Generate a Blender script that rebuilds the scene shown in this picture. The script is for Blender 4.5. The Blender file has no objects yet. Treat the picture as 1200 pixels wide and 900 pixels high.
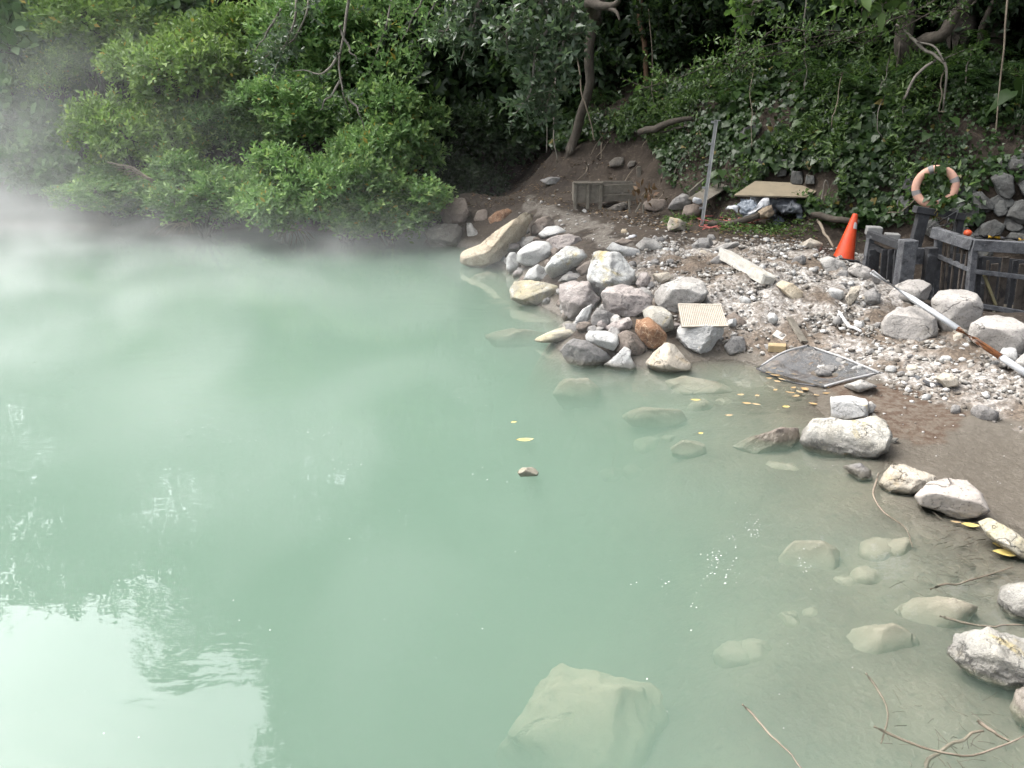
import bpy, bmesh, math, random
import numpy as np
from mathutils import Vector, Matrix

sc = bpy.context.scene
R = math.radians
rng = np.random.default_rng(7)
random.seed(7)
# ------------------------------------------------------------------ camera
CAM_H, PITCH, FOC = 2.7, 20.0, 900.0           # metres, degrees down, focal length in pixels of a 1200 wide picture
cam = bpy.data.cameras.new("camera")
cam.sensor_width = 36.0; cam.lens = 36.0 * FOC / 1200.0
cam.clip_start = 0.05; cam.clip_end = 3000
cam_o = bpy.data.objects.new("camera", cam); sc.collection.objects.link(cam_o)
cam_o.location = (0, 0, CAM_H); cam_o.rotation_euler = (R(90 - PITCH), 0, 0)
sc.camera = cam_o
# ------------------------------------------------------------------ sky, sun, exposure
SUN_EL, SUN_AZ = 60.0, 285.0                    # azimuth clockwise from +Y (the view direction): light comes from the left, over the pool
world = bpy.data.worlds.new("World"); sc.world = world; world.use_nodes = True
wn, wl = world.node_tree.nodes, world.node_tree.links
bg = wn["Background"]; bg.inputs["Strength"].default_value = 0.15
sky = wn.new("ShaderNodeTexSky"); sky.sky_type = 'NISHITA'; sky.sun_disc = False
sky.sun_elevation = R(SUN_EL); sky.sun_rotation = R(SUN_AZ)
sky.air_density = 1.0; sky.dust_density = 6.0; sky.ozone_density = 1.0
bw = wn.new("ShaderNodeRGBToBW"); mixw = wn.new("ShaderNodeMix"); mixw.data_type = 'RGBA'
wl.new(sky.outputs[0], bw.inputs[0]); wl.new(sky.outputs[0], mixw.inputs[6]); wl.new(bw.outputs[0], mixw.inputs[7])
mixw.inputs[0].default_value = 0.75             # thin overcast: most of the blue is gone
wtc = wn.new("ShaderNodeTexCoord"); wns = wn.new("ShaderNodeTexNoise"); wns.inputs["Scale"].default_value = 2.1; wns.inputs["Detail"].default_value = 6.0; wl.new(wtc.outputs["Generated"], wns.inputs[0])
wmr = wn.new("ShaderNodeMapRange"); wmr.inputs[1].default_value = .38; wmr.inputs[2].default_value = .58; wmr.inputs[3].default_value = 1.0; wmr.inputs[4].default_value = 2.1; wl.new(wns.outputs[0], wmr.inputs[0])
wdot = wn.new("ShaderNodeVectorMath"); wdot.operation = 'DOT_PRODUCT'; wl.new(wtc.outputs["Generated"], wdot.inputs[0])
wdot.inputs[1].default_value = (math.sin(R(-30)) * math.cos(R(38)), math.cos(R(-30)) * math.cos(R(38)), math.sin(R(38)))     # added bright sky patch over the left bank, to brighten the pool's reflection
wbk = wn.new("ShaderNodeMapRange"); wbk.interpolation_type = 'SMOOTHSTEP'; wbk.inputs[1].default_value = .84; wbk.inputs[2].default_value = .97; wbk.inputs[3].default_value = 0; wbk.inputs[4].default_value = 3.2; wl.new(wdot.outputs["Value"], wbk.inputs[0])
wad = wn.new("ShaderNodeMath"); wad.operation = 'ADD'; wl.new(wmr.outputs[0], wad.inputs[0]); wl.new(wbk.outputs[0], wad.inputs[1])
wvm = wn.new("ShaderNodeVectorMath"); wvm.operation = 'SCALE'; wl.new(mixw.outputs[2], wvm.inputs[0]); wl.new(wad.outputs[0], wvm.inputs["Scale"])    # sky brightened by noise and by the added patch
wl.new(wvm.outputs[0], bg.inputs[0])
sun = bpy.data.lights.new("sun", 'SUN'); sun.energy = 0.55; sun.angle = R(28); sun.color = (1.0, 0.96, 0.9)
sun_o = bpy.data.objects.new("sun", sun); sc.collection.objects.link(sun_o)
sun_o.rotation_euler = (R(90 - SUN_EL), 0, R(180 - SUN_AZ))
sc.view_settings.view_transform = 'Standard'; sc.view_settings.look = 'None'
sc.view_settings.gamma = 1; sc.view_settings.use_curve_mapping = False
sc.view_settings.exposure = 1.26
cy = sc.cycles
cy.max_bounces = 14; cy.diffuse_bounces = 3; cy.glossy_bounces = 3; cy.transmission_bounces = 4
cy.transparent_max_bounces = 12; cy.volume_bounces = 5
cy.volume_step_rate = 3.0; cy.volume_max_steps = 256
cy.adaptive_threshold = 0.02; cy.use_denoising = True; cy.caustics_reflective = False; cy.caustics_refractive = False
cy.sample_clamp_indirect = 6.0

# ------------------------------------------------------------------ where a point of the place is
cp, sp = math.cos(R(PITCH)), math.sin(R(PITCH))
FWD = np.array([0, cp, -sp]); UPV = np.array([0, sp, cp]); RGT = np.array([1.0, 0, 0]); EYE = np.array([0, 0, CAM_H])
def ray(px, py):
    return FWD + RGT * ((px - 600) / FOC) - UPV * ((py - 450) / FOC)
def on_z(px, py, z=0.0):
    d = ray(px, py); return EYE + d * ((z - CAM_H) / d[2])
def at_Y(px, py, Y):
    d = ray(px, py); return EYE + d * (Y / d[1])
def col_at(px, Y, z):                           # point of picture column px at ground distance Y and height z
    return np.array([(px - 600) / FOC * (Y * cp + (CAM_H - z) * sp), Y, z])
def proj(p):
    q = np.asarray(p) - EYE; dd = q @ FWD
    dd = np.where(np.abs(dd) < 1e-6, 1e-6, dd)
    return np.stack([600 + FOC * (q @ RGT) / dd, 450 - FOC * (q @ UPV) / dd], -1), dd

# ------------------------------------------------------------------ noise in numpy
def _hash(ix, iy, iz, seed):
    h = (ix * 374761393 + iy * 668265263 + iz * 2147483647 + seed * 1274126177) & 0xFFFFFFFF
    h = ((h ^ (h >> 13)) * 1274126177) & 0xFFFFFFFF
    h = ((h ^ (h >> 16)) * 2246822519) & 0xFFFFFFFF
    return ((h ^ (h >> 15)) & 0xFFFFFF) / float(0xFFFFFF)
def vnoise(p, seed=0):
    p = np.asarray(p, float); i = np.floor(p).astype(np.int64); f = p - i
    f = f * f * f * (f * (f * 6 - 15) + 10); r = 0
    for dx in (0, 1):
        for dy in (0, 1):
            for dz in (0, 1):
                w = (f[..., 0] if dx else 1 - f[..., 0]) * (f[..., 1] if dy else 1 - f[..., 1]) * (f[..., 2] if dz else 1 - f[..., 2])
                r = r + w * _hash(i[..., 0] + dx, i[..., 1] + dy, i[..., 2] + dz, seed)
    return r * 2 - 1
def fbm(p, octaves=4, seed=0, gain=0.5):
    p = np.asarray(p, float); a, s = 1.0, 0.0
    for k in range(octaves):
        s = s + a * vnoise(p, seed + k * 17); p = p * 2.03 + 11.7; a *= gain
    return s
def sstep(a, b, x):
    t = np.clip((x - a) / (b - a), 0, 1); return t * t * (3 - 2 * t)
def in_poly(P, poly):
    x, y = P[..., 0], P[..., 1]; r = np.zeros(x.shape, bool); n = len(poly)
    for i in range(n):
        x1, y1 = poly[i]; x2, y2 = poly[(i + 1) % n]
        c = (y1 > y) != (y2 > y)
        r ^= c & (x < (x2 - x1) * (y - y1) / ((y2 - y1) if y2 != y1 else 1e-9) + x1)
    return r

# ------------------------------------------------------------------ objects and meshes
def link(o, parent=None):
    sc.collection.objects.link(o)
    if parent is not None: o.parent = parent
    return o
def mesh_obj(name, V, F, mat=None, parent=None, smooth=False, loc=None):
    me = bpy.data.meshes.new(name)
    if isinstance(F, np.ndarray):
        V = np.asarray(V, np.float32); n, k = F.shape
        me.vertices.add(len(V)); me.vertices.foreach_set("co", V.ravel())
        me.loops.add(n * k); me.loops.foreach_set("vertex_index", F.astype(np.int32).ravel())
        me.polygons.add(n); me.polygons.foreach_set("loop_start", np.arange(0, n * k, k, dtype=np.int32))
        me.update(calc_edges=True)
    else:
        me.from_pydata([tuple(map(float, v)) for v in V], [], [tuple(int(i) for i in f) for f in F]); me.update()
    if smooth: me.polygons.foreach_set("use_smooth", np.ones(len(me.polygons), bool))
    if mat: me.materials.append(mat)
    o = bpy.data.objects.new(name, me)
    if loc is not None: o.location = tuple(map(float, loc))
    return link(o, parent)
def tag(o, label, cat=None, group=None, kind=None):
    if label: o["label"] = label
    if cat: o["category"] = cat
    if group: o["group"] = group
    if kind: o["kind"] = kind
    return o
def empty(name, loc, label, cat, group=None, rz=0.0):
    o = bpy.data.objects.new(name, None); o.location = tuple(map(float, loc)); o.rotation_euler = (0, 0, rz); o.empty_display_size = 0.1
    link(o); return tag(o, label, cat, group)
def attr(o, name, vals, domain='POINT'):
    a = o.data.attributes.new(name, 'FLOAT', domain); a.data.foreach_set("value", np.asarray(vals, np.float32))
def copy_thing(o, loc=None, rot=None, scale=None, label=None, group=None):
    c = o.copy(); sc.collection.objects.link(c)
    for ch in o.children:
        k = ch.copy(); sc.collection.objects.link(k); k.parent = c
        for g in ch.children:
            q = g.copy(); sc.collection.objects.link(q); q.parent = k
    if loc is not None: c.location = tuple(map(float, loc))
    if rot is not None: c.rotation_euler = rot
    if scale is not None: c.scale = scale if hasattr(scale, '__len__') else (scale,) * 3
    if label: c["label"] = label
    if group: c["group"] = group
    return c
class MB:
    def __init__(s): s.V = []; s.F = []
    def add(s, V, F):
        b = len(s.V); s.V += [tuple(map(float, v)) for v in V]; s.F += [tuple(int(i) + b for i in f) for f in F]; return s
    def bar(s, p0, p1, w, h, up=(0, 0, 1), w1=None):   # a squared timber from p0 to p1
        p0, p1, up = (np.array(v, float) for v in (p0, p1, up)); d = p1 - p0; d /= np.linalg.norm(d)
        a = np.cross(d, up); a /= np.linalg.norm(a) + 1e-9; b = np.cross(a, d); w1 = w1 or w
        V = [p + a * sx * ww / 2 + b * sy * h / 2 for p, ww in ((p0, w), (p1, w1)) for sx, sy in ((-1, -1), (1, -1), (1, 1), (-1, 1))]
        return s.add(V, [(3, 2, 1, 0), (4, 5, 6, 7), (0, 1, 5, 4), (1, 2, 6, 5), (2, 3, 7, 6), (3, 0, 4, 7)])
    def tube(s, pts, rad, n=8, cap=True):
        V, F = tube(pts, rad, n, cap); return s.add(V, F)
    def build(s, name, mat, parent=None, smooth=False, bevel=0.0, loc=None):
        V = s.V
        if loc is not None: V = [tuple(np.array(v) - loc) for v in V]
        o = mesh_obj(name, V, s.F, mat, parent, smooth, loc)
        if bevel:
            m = o.modifiers.new("bevel", 'BEVEL'); m.width = bevel; m.segments = 2; m.limit_method = 'ANGLE'
        return o
def tube(pts, rad, n=8, cap=True):
    pts = np.array(pts, float); m = len(pts)
    rad = np.full(m, rad) if np.isscalar(rad) else np.array(rad, float)
    V = []; F = []; T = np.gradient(pts, axis=0); ref = np.array([0.13, 0.31, 0.94])
    for i in range(m):
        t = T[i] / (np.linalg.norm(T[i]) + 1e-9); a = np.cross(t, ref)
        if np.linalg.norm(a) < 0.1: a = np.cross(t, [1, 0, 0])
        a /= np.linalg.norm(a); b = np.cross(t, a); ref = b if i == 0 else ref
        for k in range(n):
            q = 2 * math.pi * k / n; V.append(pts[i] + rad[i] * (math.cos(q) * a + math.sin(q) * b))
    for i in range(m - 1):
        for k in range(n):
            F.append((i * n + k, i * n + (k + 1) % n, (i + 1) * n + (k + 1) % n, (i + 1) * n + k))
    if cap: F.append(tuple(range(n))[::-1]); F.append(tuple((m - 1) * n + k for k in range(n)))
    return V, F
def curve_pts(pts, n=16, wob=0.0, seed=0):       # smooth a polyline (Catmull-Rom), with a little wander
    P = np.array(pts, float); P = np.vstack([2 * P[0] - P[1], P, 2 * P[-1] - P[-2]]); out = []
    m = len(P) - 3
    for t in np.linspace(0, m - 1e-6, n):
        i = int(t); u = t - i; a, b, c, d = P[i:i + 4]
        out.append(0.5 * (2 * b + (c - a) * u + (2 * a - 5 * b + 4 * c - d) * u * u + (3 * b - a - 3 * c + d) * u ** 3))
    out = np.array(out)
    if wob:
        q = np.linspace(0, n * 0.35, n); z = np.zeros(n) + seed * 3.7
        out = out + wob * np.stack([vnoise(np.stack([q, z, z + 9 * k], -1), seed + k) for k in range(3)], -1)
    return out

# ------------------------------------------------------------------ materials
K = 0.64                                        # measured tones down to real reflectance
def kk_(c, k=None): return None if c is None else tuple(v * (K if k is None else k) for v in c[:3])
def new_mat(name):
    m = bpy.data.materials.new(name); m.use_nodes = True
    return m, m.node_tree.nodes, m.node_tree.links, m.node_tree.nodes["Principled BSDF"]
def N(nodes, kind, **kw):
    n = nodes.new("ShaderNode" + kind)
    for k, v in kw.items():
        if k.startswith("i_"):
            key = k[2:]; n.inputs[int(key) if key.isdigit() else key.replace("_", " ")].default_value = v
        else: setattr(n, k, v)
    return n
def ramp(nodes, stops, interp='LINEAR'):
    r = nodes.new("ShaderNodeValToRGB"); e = r.color_ramp.elements; r.color_ramp.interpolation = interp
    while len(e) < len(stops): e.new(0.5)
    for q, (p, c) in zip(e, stops): q.position = p; q.color = tuple(c) + (1,) if len(c) == 3 else c
    return r
def mixc(nodes, links, fac, a, b, blend='MIX'):
    m = nodes.new("ShaderNodeMix"); m.data_type = 'RGBA'; m.blend_type = blend
    for s, v in ((0, fac), (6, a), (7, b)):
        if hasattr(v, "is_output"): links.new(v, m.inputs[s])
        else: m.inputs[s].default_value = v if s == 0 else (tuple(v) + (1,) if len(v) == 3 else v)
    return m.outputs[2]
def math_(nodes, links, op, a, b=0.0, clamp=False):
    m = nodes.new("ShaderNodeMath"); m.operation = op; m.use_clamp = clamp
    for s, v in ((0, a), (1, b)):
        if hasattr(v, "is_output"): links.new(v, m.inputs[s])
        else: m.inputs[s].default_value = v
    return m.outputs[0]
def maprange(nodes, links, v, a, b, c=0.0, d=1.0):
    m = nodes.new("ShaderNodeMapRange"); m.interpolation_type = 'SMOOTHSTEP'
    links.new(v, m.inputs[0]); m.inputs[1].default_value = a; m.inputs[2].default_value = b; m.inputs[3].default_value = c; m.inputs[4].default_value = d
    return m.outputs[0]
def worn_mat(name, c1, c2, c3=None, scale=6.0, rough=0.8, bump=0.3, stain=None, stain_amt=0.35, metal=0.0, coords='Object', bscale=None, spec=0.4):
    c1, c2, c3, stain = kk_(c1), kk_(c2), kk_(c3), kk_(stain)
    """mottled surface: two tones by fractal noise, dark specks, an optional stain colour in patches, fine bump"""
    m, n, l, p = new_mat(name)
    tc = N(n, "TexCoord"); src = tc.outputs[coords] if coords else N(n, "NewGeometry").outputs["Position"]
    n1 = N(n, "TexNoise", i_Scale=scale, i_Detail=8.0, i_Roughness=0.62); l.new(src, n1.inputs[0])
    col = mixc(n, l, maprange(n, l, n1.outputs[0], 0.36, 0.64), c1, c2)
    if c3 is not None:
        n2 = N(n, "TexNoise", i_Scale=scale * 4.3, i_Detail=4.0, i_Roughness=0.7); l.new(src, n2.inputs[0])
        col = mixc(n, l, maprange(n, l, n2.outputs[0], 0.56, 0.74), col, c3)
    if stain is not None:
        n3 = N(n, "TexNoise", i_Scale=scale * 0.55, i_Detail=5.0, i_Roughness=0.6, i_Distortion=0.6); l.new(src, n3.inputs[0])
        col = mixc(n, l, maprange(n, l, n3.outputs[0], 0.66 - stain_amt * 0.35, 0.72), col, stain)
    l.new(col, p.inputs["Base Color"]); p.inputs["Roughness"].default_value = rough; p.inputs["Metallic"].default_value = metal
    p.inputs["Specular IOR Level"].default_value = spec
    if bump:
        nb = N(n, "TexNoise", i_Scale=bscale or scale * 5, i_Detail=6.0, i_Roughness=0.65); l.new(src, nb.inputs[0])
        b = N(n, "Bump", i_Strength=bump, i_Distance=0.02); l.new(nb.outputs[0], b.inputs["Height"]); l.new(b.outputs[0], p.inputs["Normal"])
    return m
STEAM = (0.055, 0.165, 0.14)
# ================================================================== the ground
ctrl = []
def cz(z, *pts):
    for px, py in pts: ctrl.append(on_z(px, py, z))
def cY(px, *prof):
    for Y, z in prof: ctrl.append(col_at(px, Y, z))
def cw(*pts):
    for p in pts: ctrl.append(np.array(p, float))
# the shoreline
cz(0.0, (890, 428), (850, 420), (760, 428), (700, 424), (656, 392), (614, 346), (574, 306), (500, 283), (400, 275), (250, 272), (100, 268),
   (0, 264), (960, 470), (1035, 528), (1100, 590), (1200, 640))
# the bed of the pool
for px, py, z in [(1000, 700, -.17), (1150, 750, -.14), (1100, 660, -.09), (900, 600, -.2), (800, 560, -.3), (850, 480, -.13), (700, 470, -.3), (740, 446, -.13),
                  (600, 480, -1.0), (500, 500, -1.3), (600, 600, -1.0), (700, 700, -.8), (800, 800, -.45), (950, 850, -.22), (1150, 870, -.14),
                  (560, 800, -1.1), (300, 600, -1.5), (100, 400, -1.5), (0, 880, -1.6), (400, 350, -1.3), (540, 345, -.7), (590, 385, -.4),
                  (480, 312, -.7), (300, 300, -.6), (0, 285, -.8), (960, 540, -.08), (600, 357, -.16), (562, 321, -.2), (640, 405, -.12), (625, 380, -.2), (580, 336, -.25), (1180, 690, -.05)]: cz(z, (px, py))
# the rubble mound and the right shore
for px, py, z in [(700, 372, .22), (660, 332, .28), (620, 292, .32), (570, 266, .35), (640, 265, .58), (700, 290, .6), (760, 290, .68), (850, 290, .75),
                  (850, 340, .55), (850, 390, .2), (760, 350, .4), (930, 300, .72), (930, 350, .5), (920, 395, .22), (990, 310, .65), (1000, 360, .45), (1000, 400, .25),
                  (1060, 380, .36), (1050, 345, .45), (1100, 400, .32), (1150, 420, .3), (1200, 440, .27), (1100, 450, .16), (1000, 440, .09),
                  (1200, 480, .13), (1100, 505, .05), (1060, 500, .05), (1200, 570, .03), (1130, 372, .4), (1200, 380, .42),
                  (760, 265, .75), (820, 265, .8), (900, 272, .8), (960, 270, .82), (700, 256, .78), (640, 240, .85), (580, 236, .65), (530, 245, .35)]: cz(z, (px, py))
cY(700, (15.5, .95), (16.2, 1.35), (17.2, 2.3), (18.5, 3.0), (22, 5)); cY(760, (14.6, .92), (15.3, 1.3), (16.4, 2.3), (18, 3.2))
cY(830, (13.8, .88), (14.4, 1.4), (15.3, 2.4), (17, 3.3), (20, 5)); cY(900, (13.2, .85), (13.6, 1.3), (14.3, 2.4), (16, 3.3))
cY(1000, (12.2, .84), (12.7, 1.5), (13.3, 2.4), (15, 3.3), (19, 5)); cY(1100, (11.5, .7), (11.9, 1.5), (12.5, 2.4), (14.5, 3.3))
cY(1200, (11.0, .55), (11.4, 1.5), (12.0, 2.4), (14, 3.3), (18, 5)); cY(1320, (10.6, .5), (11.0, 1.5), (11.6, 2.4), (14, 3.3))
cY(620, (17, 1.0), (19, 1.35), (22, 2.2), (26, 4.0)); cY(530, (17.3, .75), (19, 1.4), (22, 2.6), (26, 4.8))
cY(400, (17, .3), (18, 1.0), (20, 2.3), (25, 5)); cY(200, (17.6, .3), (18.8, 1.2), (21, 3), (26, 6)); cY(0, (18.9, .3), (20, 1.2), (22.5, 3), (28, 6))
cw((-30, 40, 13), (0, 45, 15), (25, 40, 15), (20, 18, 8), (30, 0, 5), (0, -14, .8), (-20, -14, .8), (10, -12, .8), (-34, 5, 1.2), (-16, 8, -1.4),
   (-21, 13, -.6), (-24, 17, 1.2), (-26, 10, .3), (0, 0, -1.1), (2, 2.2, -.3), (3.6, 2.4, .1), (5.2, 3, .45), (6, 6, .45), (7.5, 9, .5), (9, 4, 1.2), (-10, -3, -1.2), (-8, 4, -1.6),
   (100, 100, 30), (-100, 100, 30), (0, 130, 34), (100, -100, 3), (-100, -100, 3), (-100, 0, 8), (100, 0, 14))
ctrl = np.array(ctrl)
_c2 = 0.25
_D = np.sqrt(((ctrl[:, None, :2] - ctrl[None, :, :2]) ** 2).sum(-1) + _c2)
_n = len(ctrl); _A = np.zeros((_n + 1, _n + 1)); _A[:_n, :_n] = _D + np.eye(_n) * 0.002 * -1; _A[_n, :_n] = 1; _A[:_n, _n] = 1
_w = np.linalg.solve(_A, np.append(ctrl[:, 2], 0))
def base_h(x, y):
    x, y = np.asarray(x, float), np.asarray(y, float); s = x.shape; x, y = x.ravel(), y.ravel(); r = np.empty(len(x))
    for i in range(0, len(x), 20000):
        d = np.sqrt((x[i:i + 20000, None] - ctrl[:, 0]) ** 2 + (y[i:i + 20000, None] - ctrl[:, 1]) ** 2 + _c2)
        r[i:i + 20000] = d @ _w[:_n] + _w[_n]
    return r.reshape(s)
GRAVEL = [(725, 312), (775, 284), (930, 288), (1015, 300), (1060, 345), (1130, 395), (1215, 408), (1215, 500), (1110, 474), (1010, 432), (900, 424), (845, 405), (790, 372), (740, 345)]
PATHGREY = [(600, 232), (650, 236), (725, 275), (760, 292), (720, 300), (660, 262)]
LITTER = [(985, 448), (1060, 452), (1130, 486), (1110, 520), (1050, 512), (1000, 476), (930, 440), (900, 436), (935, 424)]
def masks(x, y, z):
    P, dd = proj(np.stack([x, y, z], -1))
    j = np.stack([fbm(np.stack([x * 3, y * 3, z * 0], -1), 3, 5), fbm(np.stack([x * 3, y * 3, z * 0 + 5], -1), 3, 9)], -1) * 16
    P = P + j * np.array([1.0, 0.45]); ok = dd > 0.5
    return [(in_poly(P, q) & ok).astype(float) for q in (GRAVEL, PATHGREY, LITTER)]
def ground(x, y):
    x, y = np.asarray(x, float), np.asarray(y, float); z = base_h(x, y)
    land = sstep(-0.05, 0.35, z); far = np.clip(np.hypot(x, y - 9) / 12, 0.6, 3)
    q = np.stack([x, y, np.zeros_like(x)], -1)
    z = z + land * far * (0.055 * fbm(q * 1.6, 3, 1) + 0.028 * fbm(q * 6, 3, 2)) + (1 - land) * 0.02 * fbm(q * 1.8, 3, 3)
    bank = sstep(0.9, 1.6, z) * 0.14
    return z + bank * fbm(q * 2.2, 3, 4)
def hit(px, py, zmax=40):
    d = ray(px, py); ts = np.linspace(1.5, 45, 700); P = EYE + d[None] * ts[:, None]
    g = ground(P[:, 0], P[:, 1]); i = np.argmax(P[:, 2] < g)
    return P[i] if P[i, 2] < g[i] else P[-1]
def g1(x, y): return float(ground(np.array([x]), np.array([y]))[0])
def _axis(lo, hi, step, far, grow=1.12):
    a = list(np.arange(lo, hi, step)); s = step; v = a[-1]
    while v < far: s *= grow; v += s; a.append(v)
    s = step; v = a[0]; b = []
    while v > -far: s *= grow; v -= s; b.append(v)
    return np.array(b[::-1] + a)
gx, gy = _axis(-12.0, 8.5, 0.07, 160, 1.1), _axis(1.5, 19.5, 0.06, 160, 1.1)
XX, YY = np.meshgrid(gx, gy); ZZ = ground(XX, YY)
mk_ = masks(XX.ravel(), YY.ravel(), ZZ.ravel())
ZZ = ZZ + (mk_[0].reshape(ZZ.shape)) * (0.03 * fbm(np.stack([XX * 15, YY * 15, ZZ * 0], -1), 3, 21) + 0.05 * fbm(np.stack([XX * 4.5, YY * 4.5, ZZ * 0], -1), 2, 23) * sstep(.12, .4, ZZ))
nx, ny = len(gx), len(gy); ii = (np.arange(ny - 1)[:, None] * nx + np.arange(nx - 1)[None]).ravel()
F = np.stack([ii, ii + 1, ii + 1 + nx, ii + nx], -1)
m, n, l, p = new_mat("ground_soil")
geo = N(n, "NewGeometry"); pos = geo.outputs["Position"]; sep = N(n, "SeparateXYZ"); l.new(pos, sep.inputs[0])
def aN(name): a = N(n, "Attribute"); a.attribute_name = name; return a.outputs["Fac"]
na = N(n, "TexNoise", i_Scale=1.3, i_Detail=8.0, i_Roughness=0.6); l.new(pos, na.inputs[0])
nb = N(n, "TexNoise", i_Scale=14.0, i_Detail=6.0, i_Roughness=0.7); l.new(pos, nb.inputs[0])
nc = N(n, "TexVoronoi", i_Scale=30.0, i_Randomness=1.0); l.new(pos, nc.inputs[0])
soil = mixc(n, l, maprange(n, l, na.outputs[0], .35, .65), (.030, .022, .016), (.058, .044, .032))
soil = mixc(n, l, maprange(n, l, nb.outputs[0], .5, .75), soil, (.13, .105, .08))
mud = mixc(n, l, maprange(n, l, nb.outputs[0], .35, .7), (.118, .103, .082), (.155, .137, .112))
gr = mixc(n, l, maprange(n, l, nb.outputs[0], .38, .64), (.20, .175, .15), (.50, .48, .45))
gr = mixc(n, l, maprange(n, l, na.outputs[0], .40, .60), gr, (.15, .118, .09))
gcol = N(n, "TexVoronoi", i_Scale=38.0, i_Randomness=1.0); l.new(pos, gcol.inputs[0])
gbw = N(n, "RGBToBW"); l.new(gcol.outputs["Color"], gbw.inputs[0]); gr = mixc(n, l, 0.55, gr, gbw.outputs[0], 'OVERLAY')
lit = mixc(n, l, maprange(n, l, nb.outputs[0], .4, .62), (.085, .052, .034), (.17, .12, .085))
sed = mixc(n, l, maprange(n, l, na.outputs[0], .35, .65), (.215, .19, .145), (.145, .124, .096))
sed = mixc(n, l, maprange(n, l, nb.outputs[0], .52, .7), sed, (.12, .11, .085))
lowland = maprange(n, l, sep.outputs[2], .16, .07)
col = mixc(n, l, lowland, soil, mud)
pg = mixc(n, l, maprange(n, l, nb.outputs[0], .4, .65), (.12, .105, .088), (.25, .235, .21))
col = mixc(n, l, aN("path_grey"), col, mixc(n, l, .35, pg, (.07, .055, .042)))
col = mixc(n, l, aN("gravel"), col, gr); col = mixc(n, l, math_(n, l, "MULTIPLY", aN("litter"), maprange(n, l, nb.outputs[0], .62, .4, .25, .9)), col, lit)
col = mixc(n, l, maprange(n, l, sep.outputs[2], .0, -.05), col, sed)
col = mixc(n, l, 1.0, col, (.64, .64, .64), "MULTIPLY"); l.new(col, p.inputs["Base Color"])
wet = maprange(n, l, sep.outputs[2], .10, .02, 0.92, 0.38); l.new(wet, p.inputs["Roughness"])
p.inputs["Specular IOR Level"].default_value = .3
bm_ = N(n, "Bump", i_Strength=.6, i_Distance=.03); l.new(nb.outputs[0], bm_.inputs["Height"])
bm2 = N(n, "Bump", i_Strength=.35, i_Distance=.012); l.new(nc.outputs[0], bm2.inputs["Height"]); l.new(bm_.outputs[0], bm2.inputs["Normal"]); l.new(bm2.outputs[0], p.inputs["Normal"])
go = mesh_obj("ground", np.stack([XX.ravel(), YY.ravel(), ZZ.ravel()], -1), F, m, smooth=True); tag(go, "brown earth bank, pale rubble mound and muddy pool bed", kind="structure")
for nm, v in zip(("gravel", "path_grey", "litter"), mk_): attr(go, nm, v)

# ================================================================== the milky water: a body with volume under a rippled surface
m, n, l, p = new_mat("pool_water"); n.remove(p); out = n["Material Output"]
geo = N(n, "NewGeometry"); mp = N(n, "Mapping"); mp.inputs["Scale"].default_value = (1.0, 2.3, 1.0); mp.inputs["Rotation"].default_value = (0, 0, R(-12))
l.new(geo.outputs["Position"], mp.inputs[0])
w1 = N(n, "TexNoise", i_Scale=2.2, i_Detail=3.0, i_Roughness=.5, i_Distortion=.4); l.new(mp.outputs[0], w1.inputs[0])
w2 = N(n, "TexNoise", i_Scale=.35, i_Detail=1.0); l.new(geo.outputs["Position"], w2.inputs[0])
amp = maprange(n, l, w2.outputs[0], .42, .68, .12, 1.0)
bh = math_(n, l, 'MULTIPLY', w1.outputs[0], amp)
bmp = N(n, "Bump", i_Strength=.6, i_Distance=.016); l.new(bh, bmp.inputs["Height"])
fr = N(n, "Fresnel", i_IOR=1.33); l.new(bmp.outputs[0], fr.inputs["Normal"])
gl = N(n, "BsdfGlossy", i_Roughness=.015); l.new(bmp.outputs[0], gl.inputs["Normal"])
tr = N(n, "BsdfTransparent"); mx = N(n, "MixShader"); l.new(fr.outputs[0], mx.inputs[0]); l.new(tr.outputs[0], mx.inputs[1]); l.new(gl.outputs[0], mx.inputs[2]); l.new(mx.outputs[0], out.inputs["Surface"])
pv = N(n, "VolumePrincipled"); pv.inputs["Color"].default_value = (.40, .545, .455, 1); pv.inputs["Density"].default_value = 1.45; pv.inputs["Anisotropy"].default_value = .0
l.new(pv.outputs[0], out.inputs["Volume"])
wx0, wx1, wy0, wy1, wz = -32, 10, -14, 22, -3.5
V = [(wx0, wy0, wz), (wx1, wy0, wz), (wx1, wy1, wz), (wx0, wy1, wz), (wx0, wy0, 0), (wx1, wy0, 0), (wx1, wy1, 0), (wx0, wy1, 0)]
wo = mesh_obj("water", V, [(3, 2, 1, 0), (4, 5, 6, 7), (0, 1, 5, 4), (1, 2, 6, 5), (2, 3, 7, 6), (3, 0, 4, 7)], m)
tag(wo, "milky turquoise hot spring water filling the pool", kind="structure")

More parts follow.
